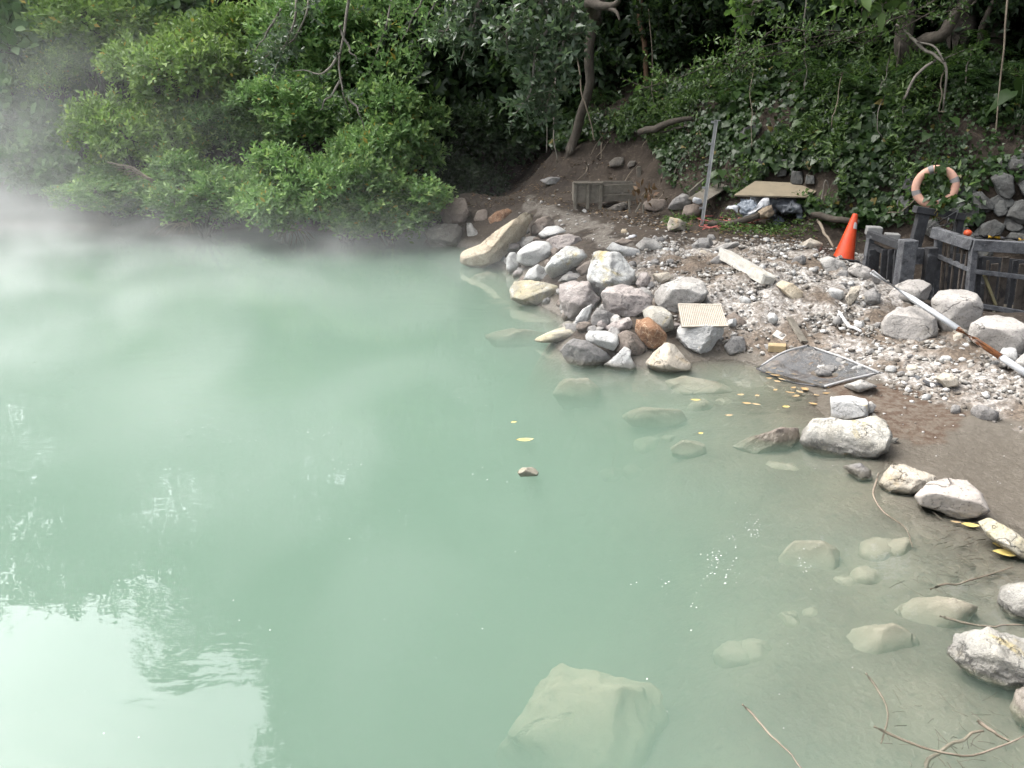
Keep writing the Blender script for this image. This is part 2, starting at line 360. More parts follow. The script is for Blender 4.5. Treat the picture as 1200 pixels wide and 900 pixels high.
# ================================================================== steam drifting over the pool
m, n, l, p = new_mat("steam_air"); n.remove(p); out = n["Material Output"]
geo = N(n, "NewGeometry"); tc = N(n, "TexCoord"); sep = N(n, "SeparateXYZ"); l.new(geo.outputs["Position"], sep.inputs[0])
mp = N(n, "Mapping"); mp.inputs["Scale"].default_value = (.55, .55, .8); l.new(geo.outputs["Position"], mp.inputs[0])
ns = N(n, "TexNoise", i_Scale=1.0, i_Detail=3.0, i_Roughness=.55, i_Distortion=.7); l.new(mp.outputs[0], ns.inputs[0])
puff = maprange(n, l, ns.outputs[0], .39, .67, .04, 1.0)
X_, Y_, Z_ = sep.outputs
low = math_(n, l, 'MULTIPLY', math_(n, l, 'POWER', 2.718, math_(n, l, 'DIVIDE', Z_, -0.45)), maprange(n, l, X_, 0.9, -5.0, STEAM[0], STEAM[1]))
tall = math_(n, l, 'MULTIPLY', math_(n, l, 'POWER', 2.718, math_(n, l, 'DIVIDE', Z_, -2.6)), maprange(n, l, X_, -3.5, -12.0, 0.0, STEAM[2]))
shore = math_(n, l, 'MULTIPLY', maprange(n, l, X_, 2.5, 0.2), maprange(n, l, Z_, 5.0, 3.6))
den = math_(n, l, 'MULTIPLY', math_(n, l, 'MULTIPLY', math_(n, l, 'ADD', low, tall), puff), shore)
pv = N(n, "VolumePrincipled"); pv.inputs["Color"].default_value = (.97, .985, .985, 1); l.new(den, pv.inputs["Density"]); pv.inputs["Anisotropy"].default_value = .0
l.new(pv.outputs[0], out.inputs["Volume"])
so = mesh_obj("steam", [(x, y, z) for z in (.006, 5.0) for x, y in ((-17, 1.0), (2.5, 1.0), (2.5, 20.5), (-17, 20.5))], [(3, 2, 1, 0), (4, 5, 6, 7), (0, 1, 5, 4), (1, 2, 6, 5), (2, 3, 7, 6), (3, 0, 4, 7)], m)
tag(so, "white steam drifting low over the hot water, thickest at the left bank", kind="stuff")
# ================================================================== boulders and stones
def rock_mat(name, c1, c2, c3, stain=None, stain_amt=.35, scale=5.0, rough=.82, bump=.55, veins=None, wetness=1.0, band=.075, bandc=(.10, .088, .062)):
    c1, c2, c3, stain, veins = kk_(c1), kk_(c2), kk_(c3), kk_(stain), kk_(veins)
    m, n, l, p = new_mat(name); geo = N(n, "NewGeometry"); pos = geo.outputs["Position"]; sep = N(n, "SeparateXYZ"); l.new(pos, sep.inputs[0])
    n1 = N(n, "TexNoise", i_Scale=scale, i_Detail=9.0, i_Roughness=.6, i_Distortion=.3); l.new(pos, n1.inputs[0])
    n2 = N(n, "TexNoise", i_Scale=scale * 5.5, i_Detail=5.0, i_Roughness=.72); l.new(pos, n2.inputs[0])
    n3 = N(n, "TexNoise", i_Scale=scale * .6, i_Detail=6.0, i_Roughness=.62, i_Distortion=.9); l.new(pos, n3.inputs[0])
    col = mixc(n, l, maprange(n, l, n1.outputs[0], .36, .64), c1, c2)
    col = mixc(n, l, maprange(n, l, n2.outputs[0], .55, .72), col, c3)
    if stain: col = mixc(n, l, maprange(n, l, n3.outputs[0], .66 - stain_amt * .35, .70), col, stain)
    if veins:
        v = N(n, "TexVoronoi", i_Scale=scale * 2.2, feature='DISTANCE_TO_EDGE'); 
        d = N(n, "TexNoise", i_Scale=scale * 2, i_Detail=4.0); l.new(pos, d.inputs[0])
        l.new(mixc(n, l, .12, pos, d.outputs[1]), v.inputs[0])
        col = mixc(n, l, maprange(n, l, v.outputs[0], .05, .0), col, veins)
    n4 = N(n, "TexNoise", i_Scale=scale * 15, i_Detail=3.0, i_Roughness=.7); l.new(pos, n4.inputs[0])
    col = mixc(n, l, maprange(n, l, n4.outputs[0], .56, .68, 0, .75), col, tuple(v * .5 for v in c3))
    col = mixc(n, l, maprange(n, l, n4.outputs[0], .42, .32, 0, .5), col, tuple(min(.85, v * 1.25) for v in c1))
    vc = N(n, "TexVoronoi", i_Scale=scale * .9, feature='DISTANCE_TO_EDGE'); vd = N(n, "TexNoise", i_Scale=scale * 1.6, i_Detail=5.0); l.new(pos, vd.inputs[0]); l.new(mixc(n, l, .22, pos, vd.outputs[1]), vc.inputs[0])
    crk = maprange(n, l, vc.outputs[0], .022, .0); crk = math_(n, l, 'MULTIPLY', crk, maprange(n, l, n3.outputs[0], .46, .60)); col = mixc(n, l, math_(n, l, 'MULTIPLY', crk, .7), col, tuple(v * .35 for v in c3))
    # a wet, mineral edged band at the water, silt below it
    wob = math_(n, l, 'ADD', sep.outputs[2], math_(n, l, 'MULTIPLY', math_(n, l, 'SUBTRACT', n1.outputs[0], .5), .09))
    wet = maprange(n, l, wob, band, .02, 0, wetness)
    col = mixc(n, l, wet, col, mixc(n, l, .62, col, bandc))
    col = mixc(n, l, maprange(n, l, sep.outputs[2], .0, -.03), col, mixc(n, l, .75, col, (.20, .185, .14)))
    l.new(col, p.inputs["Base Color"])
    l.new(maprange(n, l, wet, 0, 1, rough, .35), p.inputs["Roughness"]); p.inputs["Specular IOR Level"].default_value = .35
    b1 = N(n, "Bump", i_Strength=min(1, bump * 1.5), i_Distance=.05); l.new(n1.outputs[0], b1.inputs["Height"])
    b2 = N(n, "Bump", i_Strength=min(1, bump * 1.4), i_Distance=.02); l.new(n2.outputs[0], b2.inputs["Height"]); l.new(b1.outputs[0], b2.inputs["Normal"])
    b3 = N(n, "Bump", i_Strength=.8, i_Distance=.02, invert=True); l.new(crk, b3.inputs["Height"]); l.new(b2.outputs[0], b3.inputs["Normal"]); l.new(b3.outputs[0], p.inputs["Normal"]); return m
RM = dict(
    white=rock_mat("white_rock", (.60, .60, .585), (.46, .46, .445), (.36, .35, .33), (.56, .49, .33), .12),
    whitestain=rock_mat("white_stained_rock", (.70, .71, .69), (.50, .50, .48), (.36, .35, .31), (.52, .43, .20), .42, 4.5),
    pale=rock_mat("pale_grey_rock", (.50, .485, .455), (.36, .345, .32), (.25, .235, .215)),
    paletan=rock_mat("pale_tan_rock", (.56, .51, .43), (.42, .375, .30), (.30, .255, .195), (.50, .38, .22), .3),
    tan=rock_mat("tan_rock", (.62, .54, .41), (.49, .41, .30), (.31, .25, .17), (.66, .58, .45), .3),
    grey=rock_mat("grey_rock", (.34, .33, .315), (.235, .225, .215), (.15, .14, .13), (.44, .43, .41), .25),
    pink=rock_mat("pinkish_rock", (.42, .375, .35), (.30, .265, .25), (.19, .17, .16), (.56, .53, .50), .35),
    brown=rock_mat("brown_grey_rock", (.26, .215, .18), (.19, .155, .13), (.12, .10, .085), (.31, .27, .24), .25),
    orange=rock_mat("orange_brown_rock", (.32, .17, .09), (.20, .105, .06), (.10, .06, .04), (.42, .30, .20), .3, 6, veins=(.50, .36, .24)),
    yellow=rock_mat("yellow_crusted_rock", (.52, .46, .30), (.38, .355, .29), (.25, .235, .19), (.62, .60, .54), .4, 5),
    mottled=rock_mat("grey_mottled_rock", (.25, .24, .23), (.17, .165, .16), (.11, .105, .10), (.50, .49, .48), .3, 7),
    crack=rock_mat("pale_cracked_rock", (.46, .42, .375), (.37, .335, .30), (.28, .25, .215), None, scale=3.0, bump=.35),
    yellowwhite=rock_mat("yellow_white_rock", (.56, .545, .49), (.40, .38, .325), (.25, .24, .22), (.50, .42, .22), .25, 7, band=.20, bandc=(.07, .067, .063)),
    smooth=rock_mat("smooth_pale_boulder", (.47, .445, .415), (.37, .35, .325), (.28, .26, .24), (.30, .28, .25), .25, 3.5, bump=.45),
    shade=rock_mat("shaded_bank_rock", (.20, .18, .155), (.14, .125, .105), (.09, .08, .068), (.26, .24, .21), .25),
    siltpale=rock_mat("pale_silt_covered_rock", (.80, .72, .50), (.68, .60, .41), (.5, .44, .3), None, scale=2.0, bump=.3, wetness=.1),
    silt=rock_mat("silt_covered_rock", (.36, .335, .26), (.29, .27, .205), (.22, .20, .155), None, scale=2.0, bump=.3, wetness=.15),
)
_ico = {}
def ico(sub):
    if sub not in _ico:
        bm = bmesh.new(); bmesh.ops.create_icosphere(bm, subdivisions=sub, radius=1.0)
        bm.verts.ensure_lookup_table(); _ico[sub] = (np.array([v.co[:] for v in bm.verts]), np.array([[v.index for v in f.verts] for f in bm.faces])); bm.free()
    return _ico[sub]
def box_round(U, e=.55):                           # push a unit sphere towards a rounded block
    return U / (np.abs(U) ** (1 / (1 - e * .75))).sum(-1, keepdims=True) ** ((1 - e * .75))
def shape_rock(poly2, D, seed, planes=(), nrand=9, rough=.05, sub=4, square=.72):
    """poly2: outline around (0,0) in metres, D: half depth. Returns vertices in (right, up, towards) axes"""
    U, Fc = ico(sub); r_ = np.random.default_rng(seed)
    P = np.array(poly2); th = np.arctan2(U[:, 1], U[:, 0]); ang = np.linspace(-math.pi, math.pi, 181)
    dirs = np.stack([np.cos(ang), np.sin(ang)], -1); rad = np.zeros(181)
    for i in range(len(P)):
        a, b = P[i], P[(i + 1) % len(P)]; e = b - a
        den = dirs[:, 0] * e[1] - dirs[:, 1] * e[0]; den = np.where(np.abs(den) < 1e-9, 1e-9, den)
        t = (a[0] * e[1] - a[1] * e[0]) / den; u = (a[0] * dirs[:, 1] - a[1] * dirs[:, 0]) / den
        rad = np.where((t > 0) & (u >= -1e-6) & (u <= 1 + 1e-6), np.maximum(rad, t), rad)
    rad = np.where(rad == 0, np.median(rad[rad > 0]), rad); k = np.array([.2, .6, .2]); rad = np.convolve(np.r_[rad[-2], rad, rad[1]], k, 'valid')
    Rt = np.interp(th, ang, rad); t = np.hypot(U[:, 0], U[:, 1]); tt = t ** square
    Q = np.stack([Rt * np.cos(th) * tt, Rt * np.sin(th) * tt, np.sign(U[:, 2]) * np.abs(U[:, 2]) ** .8 * D], -1)
    Rm = rad.mean(); pl = [(np.array(nn, float), f) for nn, f in planes]
    for _ in range(nrand):
        nn = r_.normal(size=3); nn[2] = nn[2] * 1.2 + (.9 if r_.random() < .7 else -.9); nn[1] += .25
        if abs(nn[2]) / np.linalg.norm(nn) < .32: continue
        pl.append((nn, r_.uniform(.68, .9)))
    for nn, f in pl:
        nn = nn / np.linalg.norm(nn); s = Q @ nn; d = f * s.max(); ex = np.maximum(s - d, 0); Q = Q - ex[:, None] * nn * .93
    nrm = Q / (np.linalg.norm(Q, axis=1, keepdims=True) + 1e-9); off = r_.uniform(-50, 50, 3)
    a1 = fbm(Q / Rm * 1.7 + off, 3, seed); a2 = fbm(Q / Rm * 7 + off, 3, seed + 3)
    ridge = -np.abs(fbm(Q / Rm * 2.6 + off * .7, 3, seed + 5))
    a3 = fbm(Q / Rm * 15 + off, 2, seed + 9)
    Q = Q + nrm * (Rm * rough * 1.35 * (a1 * .7 + ridge * .7 + a2 * .36 + a3 * .14))[:, None]
    return Q, Fc
def tr(ox, oy, s, pts): return [(ox + x / s, oy + y / s) for x, y in pts]
rock_n = 0
ROCKS = []
def rock(label, mat, poly, planes=(), depth=.85, foot=.72, dy=0.0, Y=None, name="rock", group=None, rough=.05, nrand=9, sub=4, square=.72, zc=None):
    """a stone whose outline in the photograph is poly (1200 wide pixels); it sits where its foot meets the ground"""
    global rock_n; rock_n += 1
    P = np.array(poly, float); c = .5 * (P.min(0) + P.max(0)) * .5 + P.mean(0) * .5
    if Y is None:
        fy = c[1] + (P[:, 1].max() - c[1]) * foot
        Y = on_z(c[0], c[1], zc)[1] if zc is not None else hit(c[0], fy)[1] + dy
    C = at_Y(c[0], c[1], Y); f = (EYE - C) / np.linalg.norm(EYE - C); a = np.cross([0, 0, 1], f); a /= np.linalg.norm(a); b = np.cross(f, a)
    P2 = []
    for px, py in P:
        d = ray(px, py); q = EYE + d * (((C - EYE) @ f) / (d @ f)) - C; P2.append((q @ a, q @ b))
    P2 = np.array(P2); size = .5 * (np.ptp(P2[:, 0]) + np.ptp(P2[:, 1])); D = depth * .5 * min(size, np.ptp(P2[:, 0]) * 1.1)
    Q, Fc = shape_rock(P2, D, rock_n * 13 + 5, planes, nrand, rough, 5 if name == "boulder" else sub, square)
    W = Q[:, :1] * a + Q[:, 1:2] * b + Q[:, 2:] * f
    base = np.array([0, 0, W[:, 2].min()])
    o = mesh_obj(name, W - base, Fc, RM[mat], smooth=True, loc=C + base)
    ROCKS.append(o); return tag(o, label, "boulder" if name == "boulder" else "rock", group)
A = lambda pts: tr(520, 220, 4.0, pts)            # enlargements the outlines were read from
B = lambda pts: tr(750, 220, 4.0, pts)
Cc = lambda pts: tr(1000, 300, 6.0, pts)
Dd = lambda pts: tr(850, 375, 3.397, pts)
Ee = lambda pts: tr(1000, 560, 2.645, pts)
G1 = "rocks heaped along the water's edge"
# --- the heap by the water, back to front
rock("big tan boulder sloping into the pool at the far tip of the rock heap", "tan", A([(78, 310), (110, 285), (170, 268), (230, 215), (320, 150), (400, 122), (437, 124), (410, 170), (402, 225), (340, 280), (300, 320), (250, 345), (188, 378), (125, 372), (80, 352)]),
     [((-.45, .75, .75), .62), ((.75, -.45, .55), .42)], .7, .7, name="boulder", rough=.045, nrand=4)
rock("thin grey slab standing upright behind the big tan boulder", "pale", A([(106, 160), (125, 152), (140, 185), (175, 215), (190, 240), (150, 285), (120, 285), (108, 215)]), depth=.5, dy=.35)
rock("brown grey upright stone between the grey slab and the big tan boulder", "brown", A([(138, 150), (155, 110), (185, 97), (215, 105), (214, 160), (205, 205), (185, 230), (160, 220), (145, 170)]), dy=.45)
rock("rusty brown stone lying on top behind the big tan boulder", "orange", A([(208, 140), (250, 110), (300, 95), (335, 115), (295, 170), (240, 200), (210, 186)]), dy=.45)
rock("rough grey brown stone right of the top end of the big tan boulder", "brown", A([(408, 180), (440, 145), (490, 130), (520, 150), (520, 195), (465, 222), (410, 226)]), dy=.1)
rock("grey brown boulder behind the white rocks of the heap", "pink", A([(470, 250), (520, 225), (580, 216), (640, 228), (662, 265), (645, 292), (570, 290), (500, 305)]), dy=.3, name="boulder")
rock("smooth white stone capping the grey brown boulder", "white", A([(440, 218), (480, 182), (535, 177), (575, 200), (582, 224), (525, 232), (460, 237)]), dy=.1, rough=.03)
rock("pale grey stone peeking out over the broad white rock", "pale", A([(356, 262), (385, 230), (430, 226), (452, 246), (400, 275), (362, 287)]), dy=.2)
rock("broad white rock right of the big tan boulder", "white", A([(335, 312), (370, 275), (430, 245), (490, 250), (522, 290), (490, 338), (430, 370), (380, 368), (338, 347)]), [((-.2, .8, .6), .7)], dy=.05, rough=.035)
rock("small white upright stone at the waterline beside the big tan boulder", "white", A([(293, 330), (310, 303), (335, 300), (356, 340), (352, 388), (312, 404), (293, 388)]), rough=.03)
rock("angular slab with a pale pink top and dark underside", "whitestain", A([(468, 377), (520, 310), (580, 268), (612, 268), (652, 295), (678, 321), (605, 380), (505, 436), (488, 408)]), [((-.25, .8, .55), .55), ((.25, -.75, .6), .45)], .8, nrand=2)
rock("small white rock wedged under the angular slab", "white", A([(370, 430), (400, 380), (440, 358), (476, 372), (494, 425), (470, 440), (420, 442)]), dy=-.05)
rock("yellow stained boulder sitting in the water at the front of the far heap", "yellow", A([(305, 480), (330, 440), (390, 430), (470, 440), (542, 462), (547, 550), (470, 556), (370, 550), (315, 524)]), [((-.1, .85, .5), .75)], name="boulder", rough=.04)
rock("grey flat rock behind the brown grey block", "grey", A([(508, 442), (570, 405), (640, 395), (682, 420), (672, 440), (560, 446)]), dy=.1)
rock("small dark rock beside the big white boulder", "brown", A([(618, 382), (660, 350), (697, 335), (693, 402), (652, 424)]), dy=.1)
rock("brown grey square block left of the pinkish boulder", "pink", A([(538, 445), (580, 432), (680, 437), (702, 490), (738, 520), (702, 570), (645, 605), (600, 622), (560, 596), (543, 530)]), [((-.2, .3, .95), .7)], name="boulder", square=.55)
rock("pale flat stone behind the big white boulder", "white", A([(755, 290), (790, 252), (830, 270), (930, 290), (937, 325), (870, 338), (830, 312)]), dy=.2)
rock("biggest white boulder with yellow stains in the middle of the heap", "whitestain", A([(676, 420), (688, 350), (705, 305), (740, 292), (820, 305), (866, 345), (897, 390), (912, 440), (880, 475), (800, 480), (745, 490), (728, 514), (700, 490), (679, 450)]), [((-.35, .55, .8), .72)], name="boulder", rough=.055)
rock("pinkish boulder leaning on the biggest white boulder", "pink", A([(735, 500), (760, 455), (830, 445), (920, 475), (982, 520), (977, 558), (905, 608), (850, 610), (790, 595), (745, 562)]), [((.1, .8, .65), .6), ((-.3, -.45, .9), .6)], name="boulder")
rock("grey rock at the back of the heap beside the rubble", "pale", A([(898, 270), (940, 230), (990, 240), (1032, 280), (985, 312), (930, 302)]), dy=.15)
rock("dark flat stone on the muddy path above the heap", "brown", A([(795, 255), (840, 235), (902, 250), (898, 277), (830, 274)]), dy=.1)
rock("smooth grey boulder with a pale top above the grate", "pale", B([(60, 490), (110, 450), (200, 415), (250, 412), (300, 440), (323, 495), (292, 535), (222, 562), (175, 592), (120, 574), (68, 548)]), [((-.05, .9, .45), .6), ((.0, -.3, 1), .7)], name="boulder", rough=.035, nrand=3)
rock("pale mottled round rock above the orange brown rock", "yellowwhite", A([(928, 580), (970, 545), (1030, 555), (1077, 600), (1080, 664), (1040, 680), (980, 650), (938, 608)]), rough=.04)
rock("orange brown veined rock in the front of the heap", "orange", A([(905, 605), (930, 590), (960, 608), (1010, 645), (1050, 690), (1042, 732), (985, 762), (950, 750), (932, 722), (893, 670)]), rough=.05, dy=-.05)
rock("dark brown round rock behind the white peaked rock", "brown", A([(812, 680), (860, 666), (907, 690), (955, 752), (925, 785), (840, 785), (800, 775), (818, 720)]))
rock("purple grey slab tilted above the white rounded stone", "pink", A([(748, 658), (800, 625), (870, 600), (904, 620), (897, 652), (840, 676), (795, 680)]), [((-.2, .9, .4), .5)])
rock("white rounded stone in front of the purple grey slab", "white", A([(660, 692), (680, 668), (760, 668), (817, 688), (823, 730), (797, 766), (740, 748), (690, 728), (664, 714)]), rough=.025, dy=-.1)
rock("thin white sliver of rock leaning on the dark grey rock", "white", A([(608, 652), (620, 610), (650, 570), (699, 539), (692, 592), (687, 618), (640, 655)]), depth=.5)
rock("dark grey rock with a pale cap below the pinkish boulder", "mottled", A([(688, 602), (720, 562), (770, 578), (825, 600), (805, 645), (740, 658), (690, 650)]), dy=.1)
rock("flat yellow crusted rock just breaking the water", "yellow", A([(413, 717), (470, 685), (550, 652), (642, 650), (657, 680), (642, 710), (560, 724), (450, 729)]), depth=.7)
rock("dark grey mottled boulder at the waterline", "mottled", A([(537, 772), (575, 725), (610, 705), (680, 720), (762, 770), (788, 804), (705, 846), (640, 848), (560, 818)]), name="boulder", rough=.04)
rock("white peaked rock standing in the water", "white", A([(735, 840), (790, 800), (848, 742), (880, 755), (877, 790), (897, 830), (907, 854), (840, 864), (760, 856)]), rough=.04)
rock("white pyramid shaped rock standing in the water", "paletan", A([(943, 822), (980, 770), (1038, 722), (1080, 730), (1130, 790), (1168, 837), (1152, 860), (1060, 866), (1010, 868), (968, 848)]), [((-.3, .5, .8), .6), ((.5, .45, .75), .6)], rough=.035, nrand=3)
rock("square white rock under the grate", "white", B([(173, 660), (190, 640), (400, 648), (402, 690), (352, 762), (282, 784), (213, 754), (173, 702)]), [((-.1, .3, .9), .6), ((.8, -.35, .5), .5)], name="boulder", square=.55)
rock("small round grey stone at the waterline right of the grate", "grey", B([(390, 745), (430, 690), (490, 697), (497, 760), (470, 793), (410, 786)]))
rock("dark stone tucked beside the grate", "brown", B([(405, 600), (440, 580), (505, 630), (500, 655), (450, 640), (440, 672), (410, 672)]), dy=.1)
rock("tan oval rock on the rubble mound", "tan", B([(635, 452), (660, 433), (720, 450), (767, 490), (757, 527), (720, 532), (680, 502)]), rough=.03)
rock("grey rounded stone at the back edge of the rubble mound", "grey", B([(240, 270), (280, 235), (330, 233), (347, 265), (300, 303), (250, 300)]))
rock("flat pale stone beside the white concrete slab", "pale", B([(328, 292), (400, 260), (460, 250), (470, 270), (380, 303)]), depth=.9)
rock("brown grey rock between the white boulder and the rubble", "pink", B([(0, 402), (30, 388), (52, 420), (42, 462), (0, 482), (-22, 450)]))
rock("flat pinkish stone on the slope above the smooth grey boulder", "paletan", B([(58, 402), (130, 394), (165, 420), (105, 455), (60, 434)]))
rock("grey rock that the traffic cone stands on", "pale", B([(838, 332), (880, 318), (962, 350), (977, 385), (932, 412), (868, 404)]), dy=.0)
rock("pale wedge shaped rock between the cone and the fence", "smooth", B([(968, 384), (1010, 348), (1080, 378), (1132, 430), (1122, 458), (1060, 434), (988, 408)]), dy=.05)
rock("upright pale stone stuck in the rubble slope", "paletan", B([(958, 522), (990, 463), (1037, 458), (1022, 512), (982, 560)]))
rock("crumbly grey stone in the rubble below the wedge shaped rock", "grey", B([(1038, 490), (1090, 468), (1132, 500), (1122, 553), (1058, 563), (1035, 530)]))
rock("pale stone at the back edge of the rubble left of the cone", "paletan", B([(738, 268), (800, 235), (862, 260), (842, 290), (760, 290)]))
# --- the four boulders in front of the fence
rock("flat grey boulder behind the white pipe in front of the gate posts", "smooth", Cc([(233, 285), (300, 200), (390, 165), (470, 155), (542, 190), (567, 235), (542, 292), (470, 324), (400, 350), (300, 345), (240, 328)]), [((.05, .9, .5), .6)], name="boulder", rough=.035, nrand=4)
rock("grey block shaped boulder half under the white pipe", "smooth", Cc([(190, 485), (220, 425), (300, 370), (400, 350), (520, 370), (592, 412), (594, 565), (500, 606), (300, 600), (195, 552)]), [((0, .85, .5), .65), ((-.05, -.1, 1), .7)], name="boulder", rough=.035, square=.5, nrand=3)
rock("round smooth boulder against the middle of the dark fence", "smooth", Cc([(545, 310), (600, 240), (680, 225), (800, 228), (872, 260), (917, 340), (907, 425), (852, 505), (800, 548), (740, 562), (620, 545), (555, 420)]), [((-.1, .9, .45), .72), ((.5, -.3, .8), .72)], name="boulder", rough=.025, nrand=2)
rock("round boulder nearest the rusty end of the white pipe", "smooth", Cc([(800, 545), (830, 470), (920, 415), (1020, 405), (1130, 430), (1230, 490), (1265, 620), (1150, 708), (1080, 716), (980, 686), (860, 612), (803, 585)]), [((-.05, .9, .45), .65), ((-.2, -.5, .85), .7)], name="boulder", rough=.025, nrand=2)
rock("low grey rock in the gravel by the rusty pipe end", "pale", [(1186, 424), (1200, 414), (1230, 420), (1230, 436), (1196, 436)])
# --- along the near shore
rock("white block behind the largest shore rock", "white", Dd([(418, 305), (490, 298), (560, 313), (572, 330), (568, 388), (480, 402), (418, 388)]), [((0, .9, .5), .62), ((-.1, -.1, 1), .7)], name="boulder", square=.5, rough=.025, nrand=1)
rock("little pointed stone stuck to the side of the white block", "pale", Dd([(560, 330), (580, 322), (603, 341), (588, 368), (562, 380)]), sub=3)
rock("largest shore rock, yellow white above and grey below", "yellowwhite", Dd([(293, 482), (310, 440), (345, 390), (420, 386), (500, 400), (600, 376), (642, 400), (667, 455), (655, 520), (600, 556), (500, 552), (400, 546), (318, 514)]), [((0, .85, .5), .6), ((0, -.1, 1), .7)], name="boulder", rough=.05, nrand=5, square=.6)
rock("small brown chip at the right end of the largest shore rock", "yellowwhite", Dd([(655, 470), (695, 466), (672, 492), (655, 505)]), sub=3)
rock("small dark blue grey rock half in the shallow water", "mottled", Dd([(463, 580), (540, 568), (582, 600), (584, 642), (545, 650), (500, 615)]), depth=.9)
rock("tan white rock between the dark stone and the cracked boulder", "paletan", Dd([(608, 655), (650, 580), (680, 555), (780, 598), (848, 622), (795, 678), (740, 700), (640, 698)]), [((.1, .85, .5), .6)], name="boulder")
rock("pale boulder with a dark crack across its top", "crack", Dd([(750, 698), (800, 650), (880, 625), (960, 638), (1022, 690), (1058, 762), (1003, 786), (930, 796), (850, 760), (768, 738)]), [((-.05, .85, .6), .6), ((.1, -.6, .8), .6)], name="boulder", rough=.03, nrand=3)
rock("flat yellow brown rock at the waterline behind the yellow leaves", "yellow", [(1144, 611), (1160, 606), (1186, 620), (1218, 645), (1220, 660), (1195, 655), (1160, 632)])
rock("rough round rock at the edge, yellow crusted", "yellowwhite", Ee([(443, 382), (455, 340), (480, 328), (560, 322), (610, 370), (590, 435), (520, 446), (468, 434)]), name="boulder")
rock("long yellow white boulder sloping into the water", "yellowwhite", Ee([(262, 522), (300, 490), (420, 466), (560, 498), (640, 540), (640, 630), (500, 664), (420, 640), (330, 590)]), [((.25, .8, .55), .55)], name="boulder", rough=.06)
rock("purple grey rock below the long yellow white boulder", "pink", [(1183, 828), (1190, 808), (1225, 796), (1240, 850), (1215, 862), (1190, 848)])
rock("flat pale stone lying below the screen frame", "pale", Dd([(463, 262), (540, 236), (612, 265), (530, 290)]), depth=1.2, nrand=2)
rock("whitish lump in the gravel right of the screen frame", "paletan", Dd([(832, 232), (870, 205), (930, 228), (934, 262), (870, 275)]))
rock("dark stone lying inside the screen frame", "grey", Dd([(352, 205), (380, 190), (428, 208), (420, 226), (370, 222)]), sub=3)
rock("brown rock just breaking the surface left of the largest shore rock", "brown", Dd([(20, 505), (90, 468), (180, 440), (222, 424), (292, 430), (300, 480), (250, 520), (100, 540)]), zc=-.06, name="boulder")
rock("small tan stone top rising from the open water", "silt", [(605, 553), (611, 548), (624, 547), (632, 552), (630, 558), (610, 559)], zc=.0, depth=1.0)
# --- left of the heap, below the bush
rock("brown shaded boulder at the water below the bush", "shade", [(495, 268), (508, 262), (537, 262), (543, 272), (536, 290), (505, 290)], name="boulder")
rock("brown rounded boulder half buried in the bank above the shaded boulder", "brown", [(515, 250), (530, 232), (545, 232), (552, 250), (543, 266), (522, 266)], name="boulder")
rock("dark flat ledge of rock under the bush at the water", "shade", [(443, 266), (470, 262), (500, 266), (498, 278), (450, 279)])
# --- the row of stones at the foot of the bank
Ff = lambda pts: tr(640, 130, 6.0, pts)
G2 = "stones lined up at the foot of the bank"
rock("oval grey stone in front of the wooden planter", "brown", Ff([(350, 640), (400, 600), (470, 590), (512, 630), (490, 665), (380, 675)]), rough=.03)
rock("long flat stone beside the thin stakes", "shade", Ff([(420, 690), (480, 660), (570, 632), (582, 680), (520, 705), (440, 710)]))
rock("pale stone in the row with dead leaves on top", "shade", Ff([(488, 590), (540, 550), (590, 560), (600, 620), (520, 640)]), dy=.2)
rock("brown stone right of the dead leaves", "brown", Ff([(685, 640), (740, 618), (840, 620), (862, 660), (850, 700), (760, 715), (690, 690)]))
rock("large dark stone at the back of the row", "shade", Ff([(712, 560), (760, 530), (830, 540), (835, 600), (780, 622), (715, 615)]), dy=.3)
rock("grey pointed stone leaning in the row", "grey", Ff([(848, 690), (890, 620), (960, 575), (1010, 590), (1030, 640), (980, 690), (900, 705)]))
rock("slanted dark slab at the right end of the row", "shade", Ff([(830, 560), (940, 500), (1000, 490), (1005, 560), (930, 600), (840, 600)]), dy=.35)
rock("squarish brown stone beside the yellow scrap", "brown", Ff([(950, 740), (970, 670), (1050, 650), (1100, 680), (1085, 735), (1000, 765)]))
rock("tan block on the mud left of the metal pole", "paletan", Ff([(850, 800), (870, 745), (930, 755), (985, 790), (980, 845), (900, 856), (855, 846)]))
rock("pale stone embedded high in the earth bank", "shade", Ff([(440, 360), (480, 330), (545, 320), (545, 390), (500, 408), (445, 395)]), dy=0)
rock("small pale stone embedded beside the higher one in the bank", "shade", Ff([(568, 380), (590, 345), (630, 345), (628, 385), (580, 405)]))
rock("flat grey stone lying in the dark at the end of the path", "grey", [(632, 211), (645, 207), (659, 208), (659, 216), (640, 217)])
